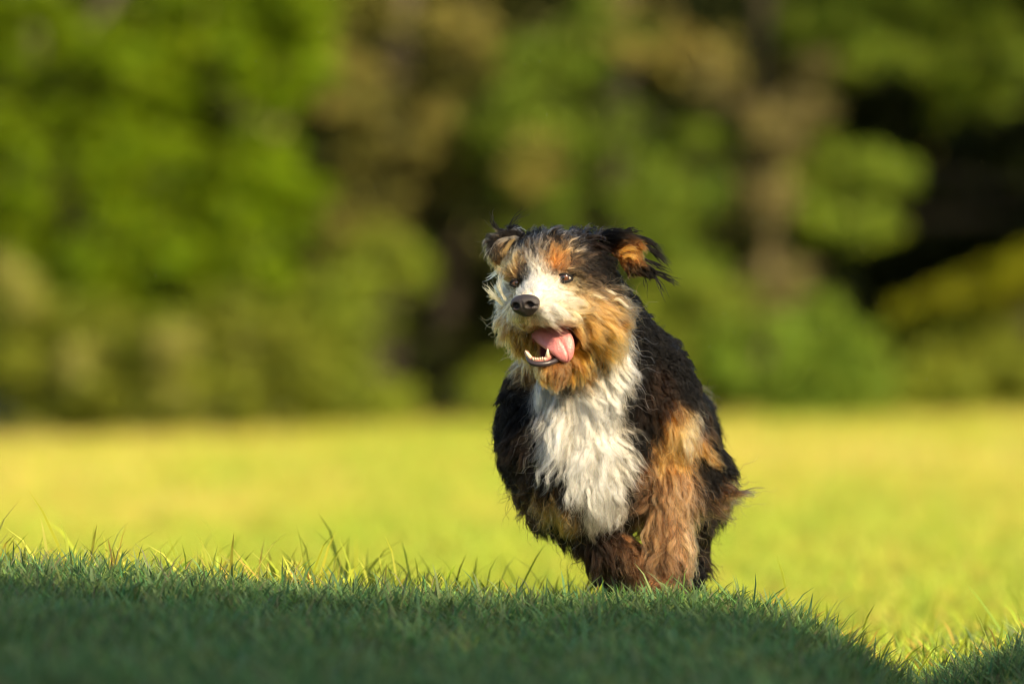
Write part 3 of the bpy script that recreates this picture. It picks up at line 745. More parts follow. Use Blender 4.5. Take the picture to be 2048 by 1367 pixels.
# ---- coat map: (px, py, colour, length, dx, dy, dd, wave, lift)
CC = {'W': (.80, .715, .565), 'C': (.55, .40, .21), 'T': (.41, .200, .058), 'O': (.52, .205, .036), 'L': (.27, .145, .066),
      'K': (5e-4, 2.8e-4, 1.8e-4), 'B': (.010, .0045, .0020), 'G': (.020, .0145, .010), 'M': (.15, .105, .060), 'R': (.16, .082, .038), 'N': (.62, .56, .46)}  # N: same white as W, toned down to counter strong sun on the muzzle
GT = [
 # muzzle
 (1062, 578, 'N', 22, -.1, -.7, .6, 4, .5), (1085, 575, 'N', 30, .5, -.6, .5, 5, .5), (1020, 588, 'N', 32, -.6, -.5, .4, 2, .5),
 (1092, 598, 'N', 30, .9, -.1, .4, 5, .45), (1115, 590, 'N', 38, .9, .05, .3, 6, .45), (1090, 622, 'N', 34, .8, .5, .2, 5, .45), (1122, 615, 'C', 46, .85, .45, .2, 7, .45),
 (1005, 605, 'N', 36, -.8, -.1, .4, 3, .5), (1000, 628, 'N', 32, -.9, .2, .2, 4, .5), (1012, 642, 'T', 30, -.5, .7, 0, 3, .4),
 (1045, 642, 'C', 12, 0, 1, 0, 1, .4), (1065, 642, 'C', 16, .2, 1, 0, 1, .4), (1085, 645, 'C', 24, .3, .9, 0, 2, .4), (1108, 640, 'C', 28, .7, .6, 0, 3, .35),
 (1135, 638, 'T', 28, .9, .3, .1, 4, .35), (1150, 650, 'T', 24, .95, .15, .1, 4, .35),
 # stop, forehead
 (1075, 553, 'W', 24, -.1, -.9, .2, 3, .5), (1070, 530, 'W', 22, -.1, -1, .2, 3, .5), (1060, 508, 'G', 28, -.1, -1, .3, 3, .5), (1076, 510, 'M', 26, .1, -1, .2, 3, .5),
 (1045, 500, 'K', 30, -.3, -.9, .3, 3, .5), (1060, 480, 'K', 34, -.1, -.8, .5, 4, .6), (1095, 472, 'K', 36, .1, -.8, .5, 4, .6), (1130, 465, 'K', 36, .2, -.8, .5, 4, .6),
 (1170, 468, 'K', 38, .4, -.7, .5, 4, .6), (1200, 480, 'K', 38, .7, -.4, .4, 4, .5),
 (1105, 493, 'G', 34, .2, -.9, .2, 3, .5), (1132, 488, 'G', 40, .4, -.8, .2, 4, .5), (1160, 495, 'B', 42, .7, -.5, .2, 4, .45), (1185, 515, 'K', 44, .9, -.2, .3, 4, .4),
 (1107, 525, 'O', 20, .2, -.9, .1, 2, .45), (1116, 523, 'O', 20, .4, -.8, .1, 2, .45), (1096, 508, 'G', 26, 0, -1, .1, 2, .45), (1120, 500, 'G', 30, .3, -.9, .1, 3, .45), (1128, 526, 'M', 20, .5, -.8, .1, 2, .4), (1134, 508, 'M', 34, .6, -.7, .1, 3, .4), (1152, 522, 'G', 36, .9, -.3, .2, 3, .35), (1097, 541, 'B', 12, .2, -.9, .2, 2, .35),
 (1030, 530, 'C', 30, -.5, -.6, .1, 3, .5), (1022, 540, 'T', 26, -.7, -.3, .2, 3, .5), (1042, 528, 'T', 22, -.1, -.9, 0, 3, .5), (1030, 556, 'B', 12, -.5, -.4, .3, 2, .3), (1048, 561, 'K', 10, -.1, -.5, .4, 2, .3), (1055, 545, 'B', 14, -.3, -.8, .2, 2, .4),
 # round the eye
 (1106, 552, 'K', 6, -.3, -.6, .3, 1, .3), (1128, 540, 'B', 10, .3, -.8, .2, 1, .3), (1147, 556, 'K', 12, .9, .1, .3, 1, .3), (1128, 572, 'C', 12, .8, .4, .2, 1, .25), (1108, 568, 'W', 14, .4, .1, .4, 1, .3),
 (1160, 545, 'B', 34, .9, .1, .3, 3, .3), (1165, 560, 'B', 34, .9, .25, .3, 3, .3), (1195, 545, 'K', 38, .9, .1, .4, 4, .35), (1205, 565, 'K', 44, .9, .2, .4, 4, .35), (1175, 577, 'M', 38, .9, .25, .3, 3, .3),
 # cheeks and beard
 (1150, 590, 'C', 42, .9, .25, .2, 4, .35), (1182, 602, 'T', 60, .9, .3, .2, 5, .4), (1208, 592, 'M', 60, .9, .15, .2, 7, .55), (1150, 615, 'T', 52, .8, .5, .1, 5, .4), (1185, 630, 'T', 66, .8, .5, .1, 8, .5),
 (1202, 655, 'T', 70, .85, .5, 0, 9, .6), (1180, 665, 'O', 58, .7, .7, 0, 6, .4), (1185, 690, 'T', 64, .6, .8, 0, 7, .45), (1160, 710, 'O', 46, .4, .9, -.1, 6, .4), (1150, 735, 'R', 42, .3, .9, -.1, 7, .4),
 (1120, 740, 'R', 30, .15, 1, -.1, 5, .4), (1095, 742, 'T', 24, 0, 1, -.1, 4, .4), (1070, 738, 'T', 24, -.2, 1, -.1, 4, .4), (1130, 765, 'R', 30, .1, 1, -.1, 6, .4),
 (1003, 652, 'T', 46, -.4, .9, 0, 5, .4), (1020, 670, 'R', 46, -.3, 1, 0, 5, .35), (1030, 700, 'T', 48, -.2, 1, 0, 5, .35), (1045, 725, 'T', 40, -.2, 1, -.1, 5, .35), (1010, 690, 'B', 36, -.3, 1, .1, 5, .3),
 (1012, 580, 'C', 40, -.8, -.3, .4, 5, .5), (1005, 560, 'B', 30, -.8, .1, .5, 4, .4),
 # neck and chest
 (1220, 700, 'W', 56, .5, .8, -.1, 8, .4), (1190, 740, 'W', 66, .25, 1, -.2, 9, .35), (1208, 780, 'W', 66, .35, 1, -.1, 9, .35), (1228, 735, 'W', 56, .6, .8, 0, 8, .4), (1160, 780, 'W', 70, .1, 1, -.2, 9, .35),
 (1118, 792, 'W', 64, -.1, 1, -.2, 9, .35), (1098, 772, 'W', 54, -.15, 1, -.1, 8, .4), (1130, 830, 'W', 72, 0, 1, -.2, 9, .3), (1112, 830, 'W', 62, -.2, 1, -.1, 9, .4), (1190, 830, 'W', 74, .2, 1, -.2, 9, .3),
 (1218, 840, 'W', 60, .4, .9, -.1, 9, .35), (1130, 880, 'W', 70, -.15, 1, -.1, 9, .35), (1160, 890, 'W', 76, 0, 1, -.2, 9, .3), (1210, 890, 'W', 76, .15, 1, -.1, 9, .3), (1228, 900, 'W', 60, .3, 1, 0, 9, .35),
 (1168, 945, 'W', 74, -.05, 1, -.1, 9, .35), (1195, 945, 'W', 74, 0, 1, -.1, 9, .3), (1230, 950, 'W', 74, .1, 1, 0, 9, .3), (1195, 990, 'W', 62, 0, 1, 0, 9, .3), (1220, 995, 'W', 60, .05, 1, 0, 9, .3), (1228, 938, 'W', 52, .4, .9, 0, 8, .35), (1228, 1000, 'W', 48, .1, 1, 0, 8, .3),
 (1075, 880, 'B', 54, -.6, .8, 0, 9, .4), (1105, 920, 'K', 46, -.5, .9, 0, 8, .35), (1130, 955, 'K', 46, -.3, 1, 0, 8, .35), (1070, 965, 'B', 60, -.4, .9, 0, 8, .35), (1100, 995, 'T', 62, -.2, 1, -.1, 8, .35), (1130, 1015, 'T', 56, -.05, 1, -.1, 8, .35), (1055, 1000, 'B', 54, -.3, .9, 0, 8, .35), (1150, 1045, 'B', 50, 0, 1, 0, 8, .3), (1150, 985, 'B', 50, -.1, 1, 0, 8, .3),
 (1252, 912, 'K', 44, .1, 1, .1, 7, .35), (1254, 955, 'K', 40, 0, 1, 0, 7, .3), (1265, 985, 'K', 40, 0, 1, 0, 7, .3), (1246, 862, 'K', 46, .2, 1, 0, 7, .35), (1248, 802, 'K', 44, .3, 1, .1, 7, .35),
 # black left side
 (1020, 740, 'K', 26, -.5, .6, .6, 4, .6), (1005, 800, 'K', 28, -.5, .6, .6, 4, .6), (1005, 870, 'K', 30, -.5, .7, .5, 4, .55), (1020, 930, 'K', 32, -.5, .8, .4, 5, .5), (1076, 832, 'K', 40, -.5, .8, .3, 5, .45), (1040, 900, 'K', 40, -.5, .8, .3, 6, .45), (1035, 990, 'K', 38, -.4, .8, .4, 6, .45), (1055, 1040, 'K', 40, -.3, .9, .4, 6, .4), (1068, 768, 'K', 34, -.5, .8, .3, 5, .45),
 # black neck and shoulder, image right
 (1275, 640, 'K', 24, .5, .4, .7, 4, .65), (1310, 690, 'K', 24, .5, .5, .7, 4, .65), (1340, 740, 'K', 25, .5, .5, .7, 4, .6), (1260, 690, 'K', 28, .5, .7, .4, 4, .55), (1275, 740, 'K', 28, .5, .8, .4, 4, .5), (1310, 760, 'B', 30, .4, .8, .4, 4, .5), (1365, 800, 'K', 30, .5, .6, .5, 4, .5),
 (1265, 790, 'K', 40, .3, .95, .2, 6, .4), (1290, 800, 'B', 44, .3, .9, .2, 6, .4), (1265, 845, 'K', 50, .2, 1, .1, 7, .35), (1290, 860, 'K', 54, .15, 1, .1, 7, .35), (1325, 800, 'B', 40, .4, .9, .2, 6, .4), (1315, 840, 'K', 48, .3, 1, .1, 7, .35), (1275, 880, 'K', 48, .1, 1, .1, 7, .35),
 (1345, 838, 'T', 52, .35, .9, 0, 7, .4), (1370, 850, 'C', 52, .45, .9, .1, 7, .4), (1345, 875, 'T', 50, .2, 1, 0, 7, .35), (1320, 885, 'T', 46, 0, 1, 0, 7, .35), (1385, 880, 'T', 50, .4, .9, .1, 7, .4), (1360, 905, 'T', 42, .1, 1, -.1, 7, .3), (1400, 850, 'B', 44, .6, .8, .3, 6, .4),
 (1430, 900, 'K', 40, .6, .7, .4, 7, .5), (1440, 940, 'K', 42, .7, .6, .4, 7, .5), (1405, 920, 'K', 44, .5, .8, .2, 7, .4), (1415, 960, 'K', 46, .6, .8, .3, 7, .4), (1440, 975, 'R', 70, .75, .65, .3, 10, .5), (1420, 990, 'R', 74, .6, .8, .3, 10, .45), (1395, 985, 'B', 60, .4, .9, .2, 9, .4),
 # image-right foreleg
 (1335, 940, 'L', 46, -.1, 1, -.1, 8, .35), (1308, 965, 'R', 56, -.2, 1, -.1, 9, .4), (1345, 985, 'L', 62, 0, 1, -.1, 10, .35), (1370, 970, 'L', 56, .2, 1, 0, 9, .35), (1315, 1020, 'L', 64, -.15, 1, -.1, 10, .4), (1345, 1040, 'L', 66, 0, 1, -.1, 10, .35), (1368, 1040, 'L', 62, .2, 1, 0, 10, .4), (1330, 1090, 'L', 58, -.05, 1, -.1, 10, .35), (1358, 1090, 'L', 56, .1, 1, 0, 10, .35), (1332, 1140, 'R', 24, 0, 1, -.1, 4, .25), (1355, 1150, 'B', 24, .2, 1, .1, 4, .3), (1330, 1180, 'R', 12, 0, .6, -.7, 2, .2),
 (1288, 930, 'R', 44, -.2, 1, 0, 8, .35), (1388, 1010, 'B', 54, .3, .9, .2, 9, .4), (1384, 1075, 'B', 50, .3, .9, .2, 9, .4), (1290, 960, 'K', 36, 0, 1, 0, 6, .3), (1275, 1000, 'K', 40, 0, 1, 0, 6, .3), (1288, 1040, 'K', 26, 0, 1, 0, 4, .2), (1292, 1080, 'B', 26, 0, 1, 0, 4, .2), (1160, 1060, 'K', 46, .1, 1, .1, 7, .3), (1265, 1040, 'K', 40, 0, 1, 0, 6, .3), (1250, 1050, 'K', 40, 0, 1, 0, 6, .3), (1200, 1040, 'B', 44, 0, 1, 0, 7, .3),  # black points left of the leg paint in the shaded gap
 # image-left foreleg: coat darkened, its shade put into the colour
 (1180, 1055, 'B', 48, .2, 1, -.1, 8, .3), (1215, 1066, 'B', 40, .4, .9, -.1, 8, .3), (1250, 1095, 'R', 36, .5, .8, -.1, 7, .3), (1280, 1125, 'R', 26, .4, .9, -.1, 5, .3), (1300, 1165, 'R', 16, .2, 1, -.1, 3, .25), (1170, 1090, 'B', 54, .1, 1, .1, 9, .35), (1215, 1100, 'B', 54, .2, 1, .1, 9, .35), (1240, 1122, 'B', 44, .2, 1, .1, 9, .35), (1130, 1065, 'K', 46, .1, 1, .2, 7, .35), (1100, 1050, 'K', 44, -.1, 1, .2, 7, .35), (1080, 1030, 'K', 44, -.3, .9, .2, 7, .4),
 (1306, 1184, 'R', 10, 0, .5, -.8, 2, .2),
 # ears
 (1225, 480, 'K', 32, .9, -.05, .2, 3, .35), (1255, 488, 'K', 36, .9, .3, .1, 3, .3), (1280, 500, 'K', 36, .9, .5, .1, 3, .3), (1258, 503, 'O', 26, .8, .25, -.1, 4, .35), (1270, 514, 'B', 26, .8, .5, -.1, 4, .35), (1250, 515, 'B', 22, .8, .4, -.1, 3, .3), (1285, 535, 'K', 22, .9, .4, 0, 2, .2), (1270, 538, 'K', 18, .9, .4, 0, 2, .2), (1298, 545, 'K', 18, .9, .5, 0, 2, .25), (1235, 520, 'K', 28, .7, .5, 0, 3, .3),
 (1020, 480, 'K', 26, -.6, -.3, 0, 5, .4), (1000, 480, 'G', 30, -.6, .6, -.2, 7, .4), (990, 495, 'M', 30, -.2, .9, -.2, 7, .35), (1005, 500, 'K', 24, .1, 1, -.2, 5, .3), (1000, 515, 'T', 20, .3, .8, -.2, 5, .3), (1020, 500, 'B', 24, 0, .9, 0, 5, .3),
]
GT3 = [
 (H(-72, -60, 62), 'T', 44, -.3, .9, .2), (H(-60, -100, 42), 'T', 44, -.2, 1, .1), (H(-84, -28, 30), 'M', 40, -.7, .5, .4), (H(-46, -66, 108), 'T', 34, -.3, .9, .1), (H(-74, -90, 10), 'T', 44, -.2, 1, .3), (H(-40, -72, 80), 'T', 34, -.2, 1, .1), (H(-52, -40, 100), 'C', 34, -.8, .4, .3),  # hidden sides: explicit depth
 ((1280, 735, 300), 'K', 30, .1, .2, 1), ((1300, 745, 550), 'K', 32, .1, .2, 1), ((1140, 860, 330), 'K', 36, -.2, .6, .8), ((1160, 880, 560), 'K', 38, -.2, .6, .8),
 ((1420, 860, 420), 'K', 38, .3, .6, .8), ((1445, 880, 560), 'K', 40, .3, .7, .6), ((1445, 960, 560), 'K', 46, .3, .8, .5), ((1430, 1000, 480), 'B', 50, .2, .9, .4), ((1300, 1000, 480), 'K', 40, 0, .8, .6), ((1310, 880, 725), 'K', 40, 0, .6, .8),
 ((1405, 1050, 380), 'K', 40, .1, .9, .3), ((1400, 1110, 420), 'B', 34, .1, .9, .2), ((1386, 1170, 270), 'K', 26, .3, .8, .1), ((1228, 1060, 360), 'K', 44, -.1, .9, .3), ((1230, 1120, 420), 'K', 34, 0, .9, .2), ((1228, 1165, 220), 'K', 30, -.2, .9, 0), ((1384, 1184, 215), 'K', 18, .3, .7, -.3), ((1226, 1180, 140), 'K', 18, -.1, .7, -.3),
 ((1360, 805, 735), 'B', 34, .8, -.1, .4), ((1420, 805, 775), 'R', 36, .8, .3, .3), ((1445, 825, 790), 'R', 34, .8, .5, .2),
 ((1140, 580, 60), 'K', 34, .2, .3, 1), ((1230, 650, 120), 'K', 28, .3, .4, 1), ((1060, 640, 60), 'K', 30, -.4, .5, .8), ((1100, 1060, 200), 'K', 40, -.1, .9, .5), ((1210, 1060, 250), 'K', 36, 0, .8, .6), ((1350, 1000, 160), 'R', 60, .2, .9, .4), ((1345, 1100, 90), 'B', 50, .2, .9, .4), ((1260, 1130, 110), 'K', 50, 0, 1, .2), ((1190, 1090, 140), 'K', 54, 0, 1, .2),
]
gp, gc, gl, gd, gw, gf = [], [], [], [], [], []
for (px, py, c, ln, dx, dy, dd, wv_, lf) in GT:
    gp.append(hit(px, py)); gc.append(CC[c]); gl.append(ln); gd.append((dx, dy, dd)); gw.append(wv_); gf.append(lf)
for (p3, c, ln, dx, dy, dd) in GT3:
    gp.append(np.array(p3, float)); gc.append(CC[c]); gl.append(ln); gd.append((dx, dy, dd)); gw.append(6); gf.append(.4)
gp, gc, gl, gd, gw, gf = map(np.array, (gp, gc, gl, gd, gw, gf))
gd = nrm(gd.astype(float))

def groom(p, sig, chunk=20000):
    """soft-nearest interpolation of the coat map"""
    outs = []
    for i in range(0, len(p), chunk):
        q = p[i:i + chunk]
        d2 = ((q[:, None, :] - gp[None]) ** 2).sum(-1)
        w = np.exp(-(d2 - d2.min(1, keepdims=True)) / (2 * sig * sig)); w /= w.sum(1, keepdims=True)
        outs.append(w)
    return np.concatenate(outs)

NOSE_C = H(-6, -31, 158)
MOUTH = A([H(0, -112, 78), H(8, -104, 52)])
def mouthness(p):
    out_ = np.full(len(p), 9.0)
    for c, r in ((H(0, -112, 78), A([47, 40, 60.])), (H(8, -104, 52), A([50, 34, 40.]))):
        q = (p - c) @ HEADM.T
        out_ = np.minimum(out_, (np.linalg.norm(q / r, axis=-1) - 1) * r.min())
    return out_
def eye_out(p):
    """1 near an eye opening"""
    e = np.zeros(len(p), bool)
    for c, k in ((hit(1128, 557), 1.0), (hit(1034, 567), 0.8)):
        q = p - c
        e |= ((q[:, 0] / 15 / k) ** 2 + (q[:, 1] / 9.0 / k) ** 2 < 1) & (np.abs(q[:, 2]) < 30)
    return e

# body mesh
wv_ = groom(bv, 14.0)
bcol = wv_ @ gc
mo = mouthness(bv)
mth = np.clip(1 - (mo - 1) / 3.0, 0, 1)[:, None]
bcol = bcol * (1 - mth) + np.array([.10, .028, .026]) * mth
me = mesh_np("body", to_w(bv), quads=bq, smooth=True)
add_attr(me, "coat", bcol)
m_body, nt, out = new_mat("coat_underlayer")
at = nt.nodes.new("ShaderNodeAttribute"); at.attribute_name = "coat"
pr = nt.nodes.new("ShaderNodeBsdfPrincipled"); pr.inputs["Roughness"].default_value = 0.9; pr.inputs["Specular IOR Level"].default_value = 0.05
nt.links.new(at.outputs["Color"], pr.inputs["Base Color"]); nt.links.new(pr.outputs[0], out.inputs[0])
body_o = link("body", me, m_body, dog)

# ---- fur
tri = np.concatenate([bq[:, [0, 1, 2]], bq[:, [0, 2, 3]]])
ta, tb, tcx = bv[tri[:, 0]], bv[tri[:, 1]], bv[tri[:, 2]]
area = 0.5 * np.linalg.norm(np.cross(tb - ta, tcx - ta), axis=1)
cen = (ta + tb + tcx) / 3
cw = groom(cen, 16.0)
clen = cw @ gl
cn = nrm(np.cross(tb - ta, tcx - ta)); cn *= np.sign((cn * body.grad(cen)).sum(1, keepdims=True))
facing = np.clip(-cn[:, 2] * 1.2 + 0.75, 0.12, 1) * np.where(cen[:, 2] > 330, 0.45, 1.0)
def sample(nh, dens):
    pdf = area * dens; pdf = pdf / pdf.sum()
    k = rng.choice(len(tri), nh, p=pdf)
    u, v = rng.random(nh), rng.random(nh); fl = u + v > 1; u[fl], v[fl] = 1 - u[fl], 1 - v[fl]
    return ta[k] * (1 - u - v)[:, None] + tb[k] * u[:, None] + tcx[k] * v[:, None]
def valid(p):
    ok = mouthness(p) > 5
    ok &= np.linalg.norm(p - NOSE_C, axis=1) > 21
    ok &= ~eye_out(p)
    return ok
headness = np.clip(1.6 - np.abs(cen[:, 1] - 610) / 140, 0, 1) * (cen[:, 2] < 30)
cwav = cw @ gw
dens_g = facing * np.where(cwav > 7.5, 0.62, 1.0) * (0.5 + 2.2 * np.clip((34 - clen) / 34, 0, 1)) * (1 + 1.2 * headness)
dens_c = facing * (1 + 1.6 * headness) * np.where(clen < 35, 1.25, 1.0)
K = 14
sv = np.linspace(0, 1, K)
def add_wave(pos, L_, wa, lam, ph, hand, side, n):
    arg = 2 * math.pi * (sv[None] * L_[:, None] / lam[:, None]) + ph[:, None]
    env = wa[:, None] * 0.5 * sv[None] ** 0.7
    return pos + (env * (np.sin(arg) - np.sin(ph)[:, None]) * hand[:, None])[..., None] * side[:, None] + (0.6 * env * (np.cos(arg) - np.cos(ph)[:, None]))[..., None] * n[:, None]
def strands(p, jit, L_mul=1.0, wave_mul=1.0, seed=0, gravity=0.25, lv=0.4, lr=(0.75, 1.15)):
    r = np.random.default_rng(seed)
    w = groom(p + r.normal(0, 6, p.shape), 13.0)
    n = body.grad(p)
    L_ = (w @ gl) * r.uniform(*lr, len(p)) * L_mul * np.where(w @ gl > 40, 1.22, 1.0)
    d = w @ gd + r.normal(0, jit, p.shape)
    t = nrm(d - n * (d * n).sum(1, keepdims=True) * 0.9)
    lift = (w @ gf)[:, None] * np.exp(r.normal(0, lv, (len(p), 1)))
    wa = (w @ gw) * (wave_mul or 1.0) * r.uniform(0.5, 1.3, len(p))
    lam = np.clip(L_ * 0.62, 13, 40) * r.uniform(0.8, 1.25, len(p))
    ph = r.uniform(0, 6.283, len(p)); hand = np.sign(r.normal(size=len(p)))
    side = np.cross(n, t)
    s = sv[None, :, None]
    dirs = n[:, None] * (lift[:, None] * (1.25 - 1.3 * s)) + t[:, None] * (0.55 + 0.6 * s) + np.array([0, 1.0, 0]) * gravity * s
    dirs = nrm(dirs)
    step = (L_ / (K - 1))[:, None, None]
    pos = p[:, None] + np.concatenate([np.zeros((len(p), 1, 3)), np.cumsum(dirs[:, 1:] * step, 1)], 1)
    if wave_mul: pos = add_wave(pos, L_, wa, lam, ph, hand, side, n)
    strands.last = (L_, wa, lam, side)
    return pos, w, n
def push_out(pos, m):
    f = pos.reshape(-1, 3)
    sd = body.sample(f); inside = sd < m
    g = body.grad(f[inside]); f[inside] += g * (m - sd[inside])[:, None]
    return f.reshape(pos.shape)

def kd_of(pts):
    k = kdtree.KDTree(len(pts))
    for i, q in enumerate(pts): k.insert(q, i)
    k.balance(); return k
r_ = np.random.default_rng(77)
g1 = sample(2100, dens_g); g1 = g1[valid(g1)]
p1, w1, _ = strands(g1, 0.34, 1.15, 0, 20, lv=0.55, lr=(0.7, 1.3)); p1 = push_out(p1, 2.0)
ph1 = r_.uniform(0, 6.283, len(g1)); hd1 = np.sign(r_.normal(size=len(g1)))
guides = sample(14000, dens_g); guides = guides[valid(guides)]
gpos, gwt, gn = strands(guides, 0.24, 1.08, 0, 21); gL, gwa, glam, gside = strands.last
kd1 = kd_of(g1); o1 = np.array([kd1.find(q)[1] for q in guides])
cl1 = r_.uniform(0.25, 0.75, len(guides))[:, None]
m1 = r_.uniform(0.6, 0.95, len(guides))[:, None] * np.clip(sv * 2, 0, 1)[None]
fol = p1[o1] + (guides - g1[o1])[:, None] * (1 - cl1 * sv[None] ** 0.9)[..., None]
gpos = gpos * (1 - m1)[..., None] + fol * m1[..., None]
gpos = add_wave(gpos, gL, gwa * 1.25, np.clip(glam * 0.95, 13, 44), ph1[o1] + r_.normal(0, 0.8, len(guides)), hd1[o1], gside, gn)
gpos = push_out(gpos, 2.0)
gcol = 0.5 * (gwt @ gc) + 0.5 * (w1 @ gc)[o1]
gstr = r_.uniform(0.35, 0.97, len(guides)); gstr = np.where(gwt @ gw > 6.5, 0.62 + 0.36 * gstr, gstr); gtone = np.exp(r_.normal(0, 0.22, len(guides)))
glum = gcol.mean(1); brin = (glum > .004) & (glum < .17) & (guides[:, 1] < 600) & (gcol[:, 0] < 4.2 * gcol[:, 2])
facez = (guides[:, 1] < 780) & (glum > .12) & (glum < .36)
gtone = np.where(facez, gtone * r_.choice([0.45, 0.8, 1.0, 1.25], len(guides)), gtone)
legz = (guides[:, 1] > 900) & (glum > .03) & (glum < .3)
gtone = np.where(legz, gtone * r_.choice([0.35, 0.75, 1.0, 1.5], len(guides)), gtone)
gtone = np.where(brin, gtone * r_.choice([0.15, 0.5, 1.0, 5.0], len(guides), p=[.32, .26, .24, .18]), gtone)
kd = kd_of(guides)
NH = 235000
roots = sample(NH, dens_c); roots = roots[valid(roots)]
cpos, cwt, cnn = strands(roots, 0.22, 1.06, 0.9, 22)
own = np.array([kd.find(q)[1] for q in roots])
clump = (gstr[own] * r_.uniform(0.8, 1.0, len(roots)))[:, None]
loose = r_.random(len(roots)) < 0.10
clump[loose] *= 0.25
off = (roots - guides[own])[:, None]
cpow = np.where(cwt @ gl > 38, 0.45, 0.7)[:, None]
follow = gpos[own] + off * (1 - clump * sv[None] ** cpow)[..., None]
mix = np.where(loose, 0.3, r_.uniform(0.75, 0.97, len(roots)))[:, None] * np.clip(sv * 3, 0, 1)[None]
pos = cpos * (1 - mix)[..., None] + follow * mix[..., None]
# shorten some hairs along their own curve
lf = r_.uniform(0.6, 1.0, len(roots))
q = lf[:, None] * sv[None] * (K - 1); q0 = np.clip(q.astype(int), 0, K - 2); fr = (q - q0)[..., None]
ar = np.arange(len(roots))[:, None]
pos = pos[ar, q0] * (1 - fr) + pos[ar, q0 + 1] * fr
pos = push_out(pos, 1.0)
keep = mouthness(pos.reshape(-1, 3)).reshape(pos.shape[:2]).min(1) > -7
pos, own, cwt, roots = pos[keep], own[keep], cwt[keep], roots[keep]
ccol = 0.5 * gcol[own] + 0.5 * (cwt @ gc)
lum = ccol.mean(1, keepdims=True)
ccol = ccol * gtone[own][:, None] * np.exp(r_.normal(0, 0.16, (len(roots), 1))) * (1 + r_.normal(0, 0.04, (len(roots), 3)))
# dark hairs among the tan, pale hairs among the brown
dk = r_.random(len(roots)) < 0.05
ccol[dk] *= 0.55
pl = (r_.random(len(roots)) < 0.06) & (lum[:, 0] < 0.2) & (lum[:, 0] > 0.012)
ccol[pl] = np.array([.30, .22, .13])
ccol = np.clip(ccol, 5e-5, 0.86)

fly = sample(5200, facing); fly = fly[valid(fly)]
fp_, fw_, _ = strands(fly, 0.5, 1.35, 1.6, 33, lv=0.5)
fp_ = push_out(fp_, 1.0); fc_ = (fw_ @ gc) * np.exp(r_.normal(0, 0.3, (len(fly), 1)))
pos = np.concatenate([pos, fp_]); ccol = np.concatenate([ccol, fc_]); cwt = np.concatenate([cwt, fw_])
# hair for the curves: short scattered shapes + wisps at the ears
wis, wcol = [], []
def wisp(p0, p1, p2, n, spread, col, seed, curl=3.0):
    r = np.random.default_rng(seed)
    p0, p1, p2 = (A(v, float) for v in (p0, p1, p2))
    for _ in range(n):
        a = p0 + r.normal(0, spread * 0.35, 3); c = p2 + r.normal(0, spread, 3); b = p1 + r.normal(0, spread * 0.5, 3)
        s = (sv * r.uniform(0.6, 1.0))[:, None]
        cu = a * (1 - s) ** 2 + 2 * b * s * (1 - s) + c * s * s
        ph = r.uniform(0, 6.28)
        cu = cu + (np.sin(s * 7 + ph) - math.sin(ph)) * curl * s * nrm(np.array([c[1] - a[1], a[0] - c[0], 0]))
        wis.append(cu); wcol.append(np.array(col) * r.uniform(0.7, 1.3))
KK, TT, CR = CC['K'], CC['T'], (.55, .42, .26)
wisp((1255, 472, -50), (1295, 475, -50), (1326, 510, -45), 70, 6, KK, 1)
wisp((1275, 485, -50), (1310, 500, -50), (1342, 536, -45), 44, 6, KK, 2)
wisp((1290, 540, -52), (1320, 545, -52), (1358, 570, -50), 30, 5, KK, 3)
wisp((1300, 545, -52), (1318, 562, -52), (1330, 604, -50), 8, 4, KK, 4)
wisp((1290, 545, -52), (1288, 560, -52), (1293, 592, -50), 3, 3, KK, 5)
wisp((1290, 520, -52), (1310, 528, -52), (1345, 548, -50), 14, 5, KK, 6)
wisp((1240, 470, -52), (1262, 455, -50), (1285, 468, -50), 20, 5, KK, 7)
wisp((1238, 505, -68), (1262, 490, -72), (1277, 505, -68), 50, 6, CC['O'], 8)
wisp((1245, 515, -70), (1270, 500, -74), (1268, 528, -70), 24, 5, CC['O'], 9)
wisp((1020, 470, -10), (990, 455, -20), (975, 520, -25), 60, 6, KK, 10)
wisp((1035, 478, -20), (990, 470, -34), (985, 520, -34), 36, 7, CR, 11)
wisp((1030, 475, -20), (1005, 500, -40), (1003, 522, -36), 30, 6, TT, 12)
wisp((1015, 520, -25), (1000, 545, -25), (972, 556, -20), 26, 4, CR, 13)
wisp((1010, 470, 0), (985, 455, 0), (983, 432, 0), 12, 8, KK, 14)
wisp((1015, 468, 0), (1020, 440, 0), (1052, 424, 0), 8, 7, KK, 15)
wisp((1020, 466, -5), (1030, 452, -5), (1055, 463, -5), 12, 5, CR, 16)
wisp((1000, 475, 0), (970, 460, 0), (962, 482, 0), 10, 6, KK, 17)
wisp((1000, 465, 0), (975, 440, 0), (985, 418, 0), 5, 6, KK, 18)
wisp((1012, 600, -150), (990, 570, -150), (1008, 545, -150), 26, 5, CC['C'], 19)
wisp((1005, 610, -140), (985, 590, -140), (973, 570, -140), 26, 6, CC['C'], 20)
wisp((1000, 600, -130), (985, 595, -130), (970, 590, -130), 14, 5, TT, 21)
for i in range(46):
    xx = rng.uniform(1040, 1225); yy = 470 + 14 * ((xx - 1125) / 100) ** 2
    wisp((xx, yy, rng.uniform(-90, -10)), (xx + rng.normal(0, 10), yy - 16, -36), (xx + rng.normal(6, 14), yy - rng.uniform(10, 26), -25), int(rng.integers(4, 12)), 4, KK if rng.random() < .8 else CC['G'], 40 + i, 4.0)
wis = np.array(wis); wcol = np.array(wcol)
allp = np.concatenate([pos, wis]); allc = np.clip(np.concatenate([ccol, wcol]), 5e-5, 0.86)
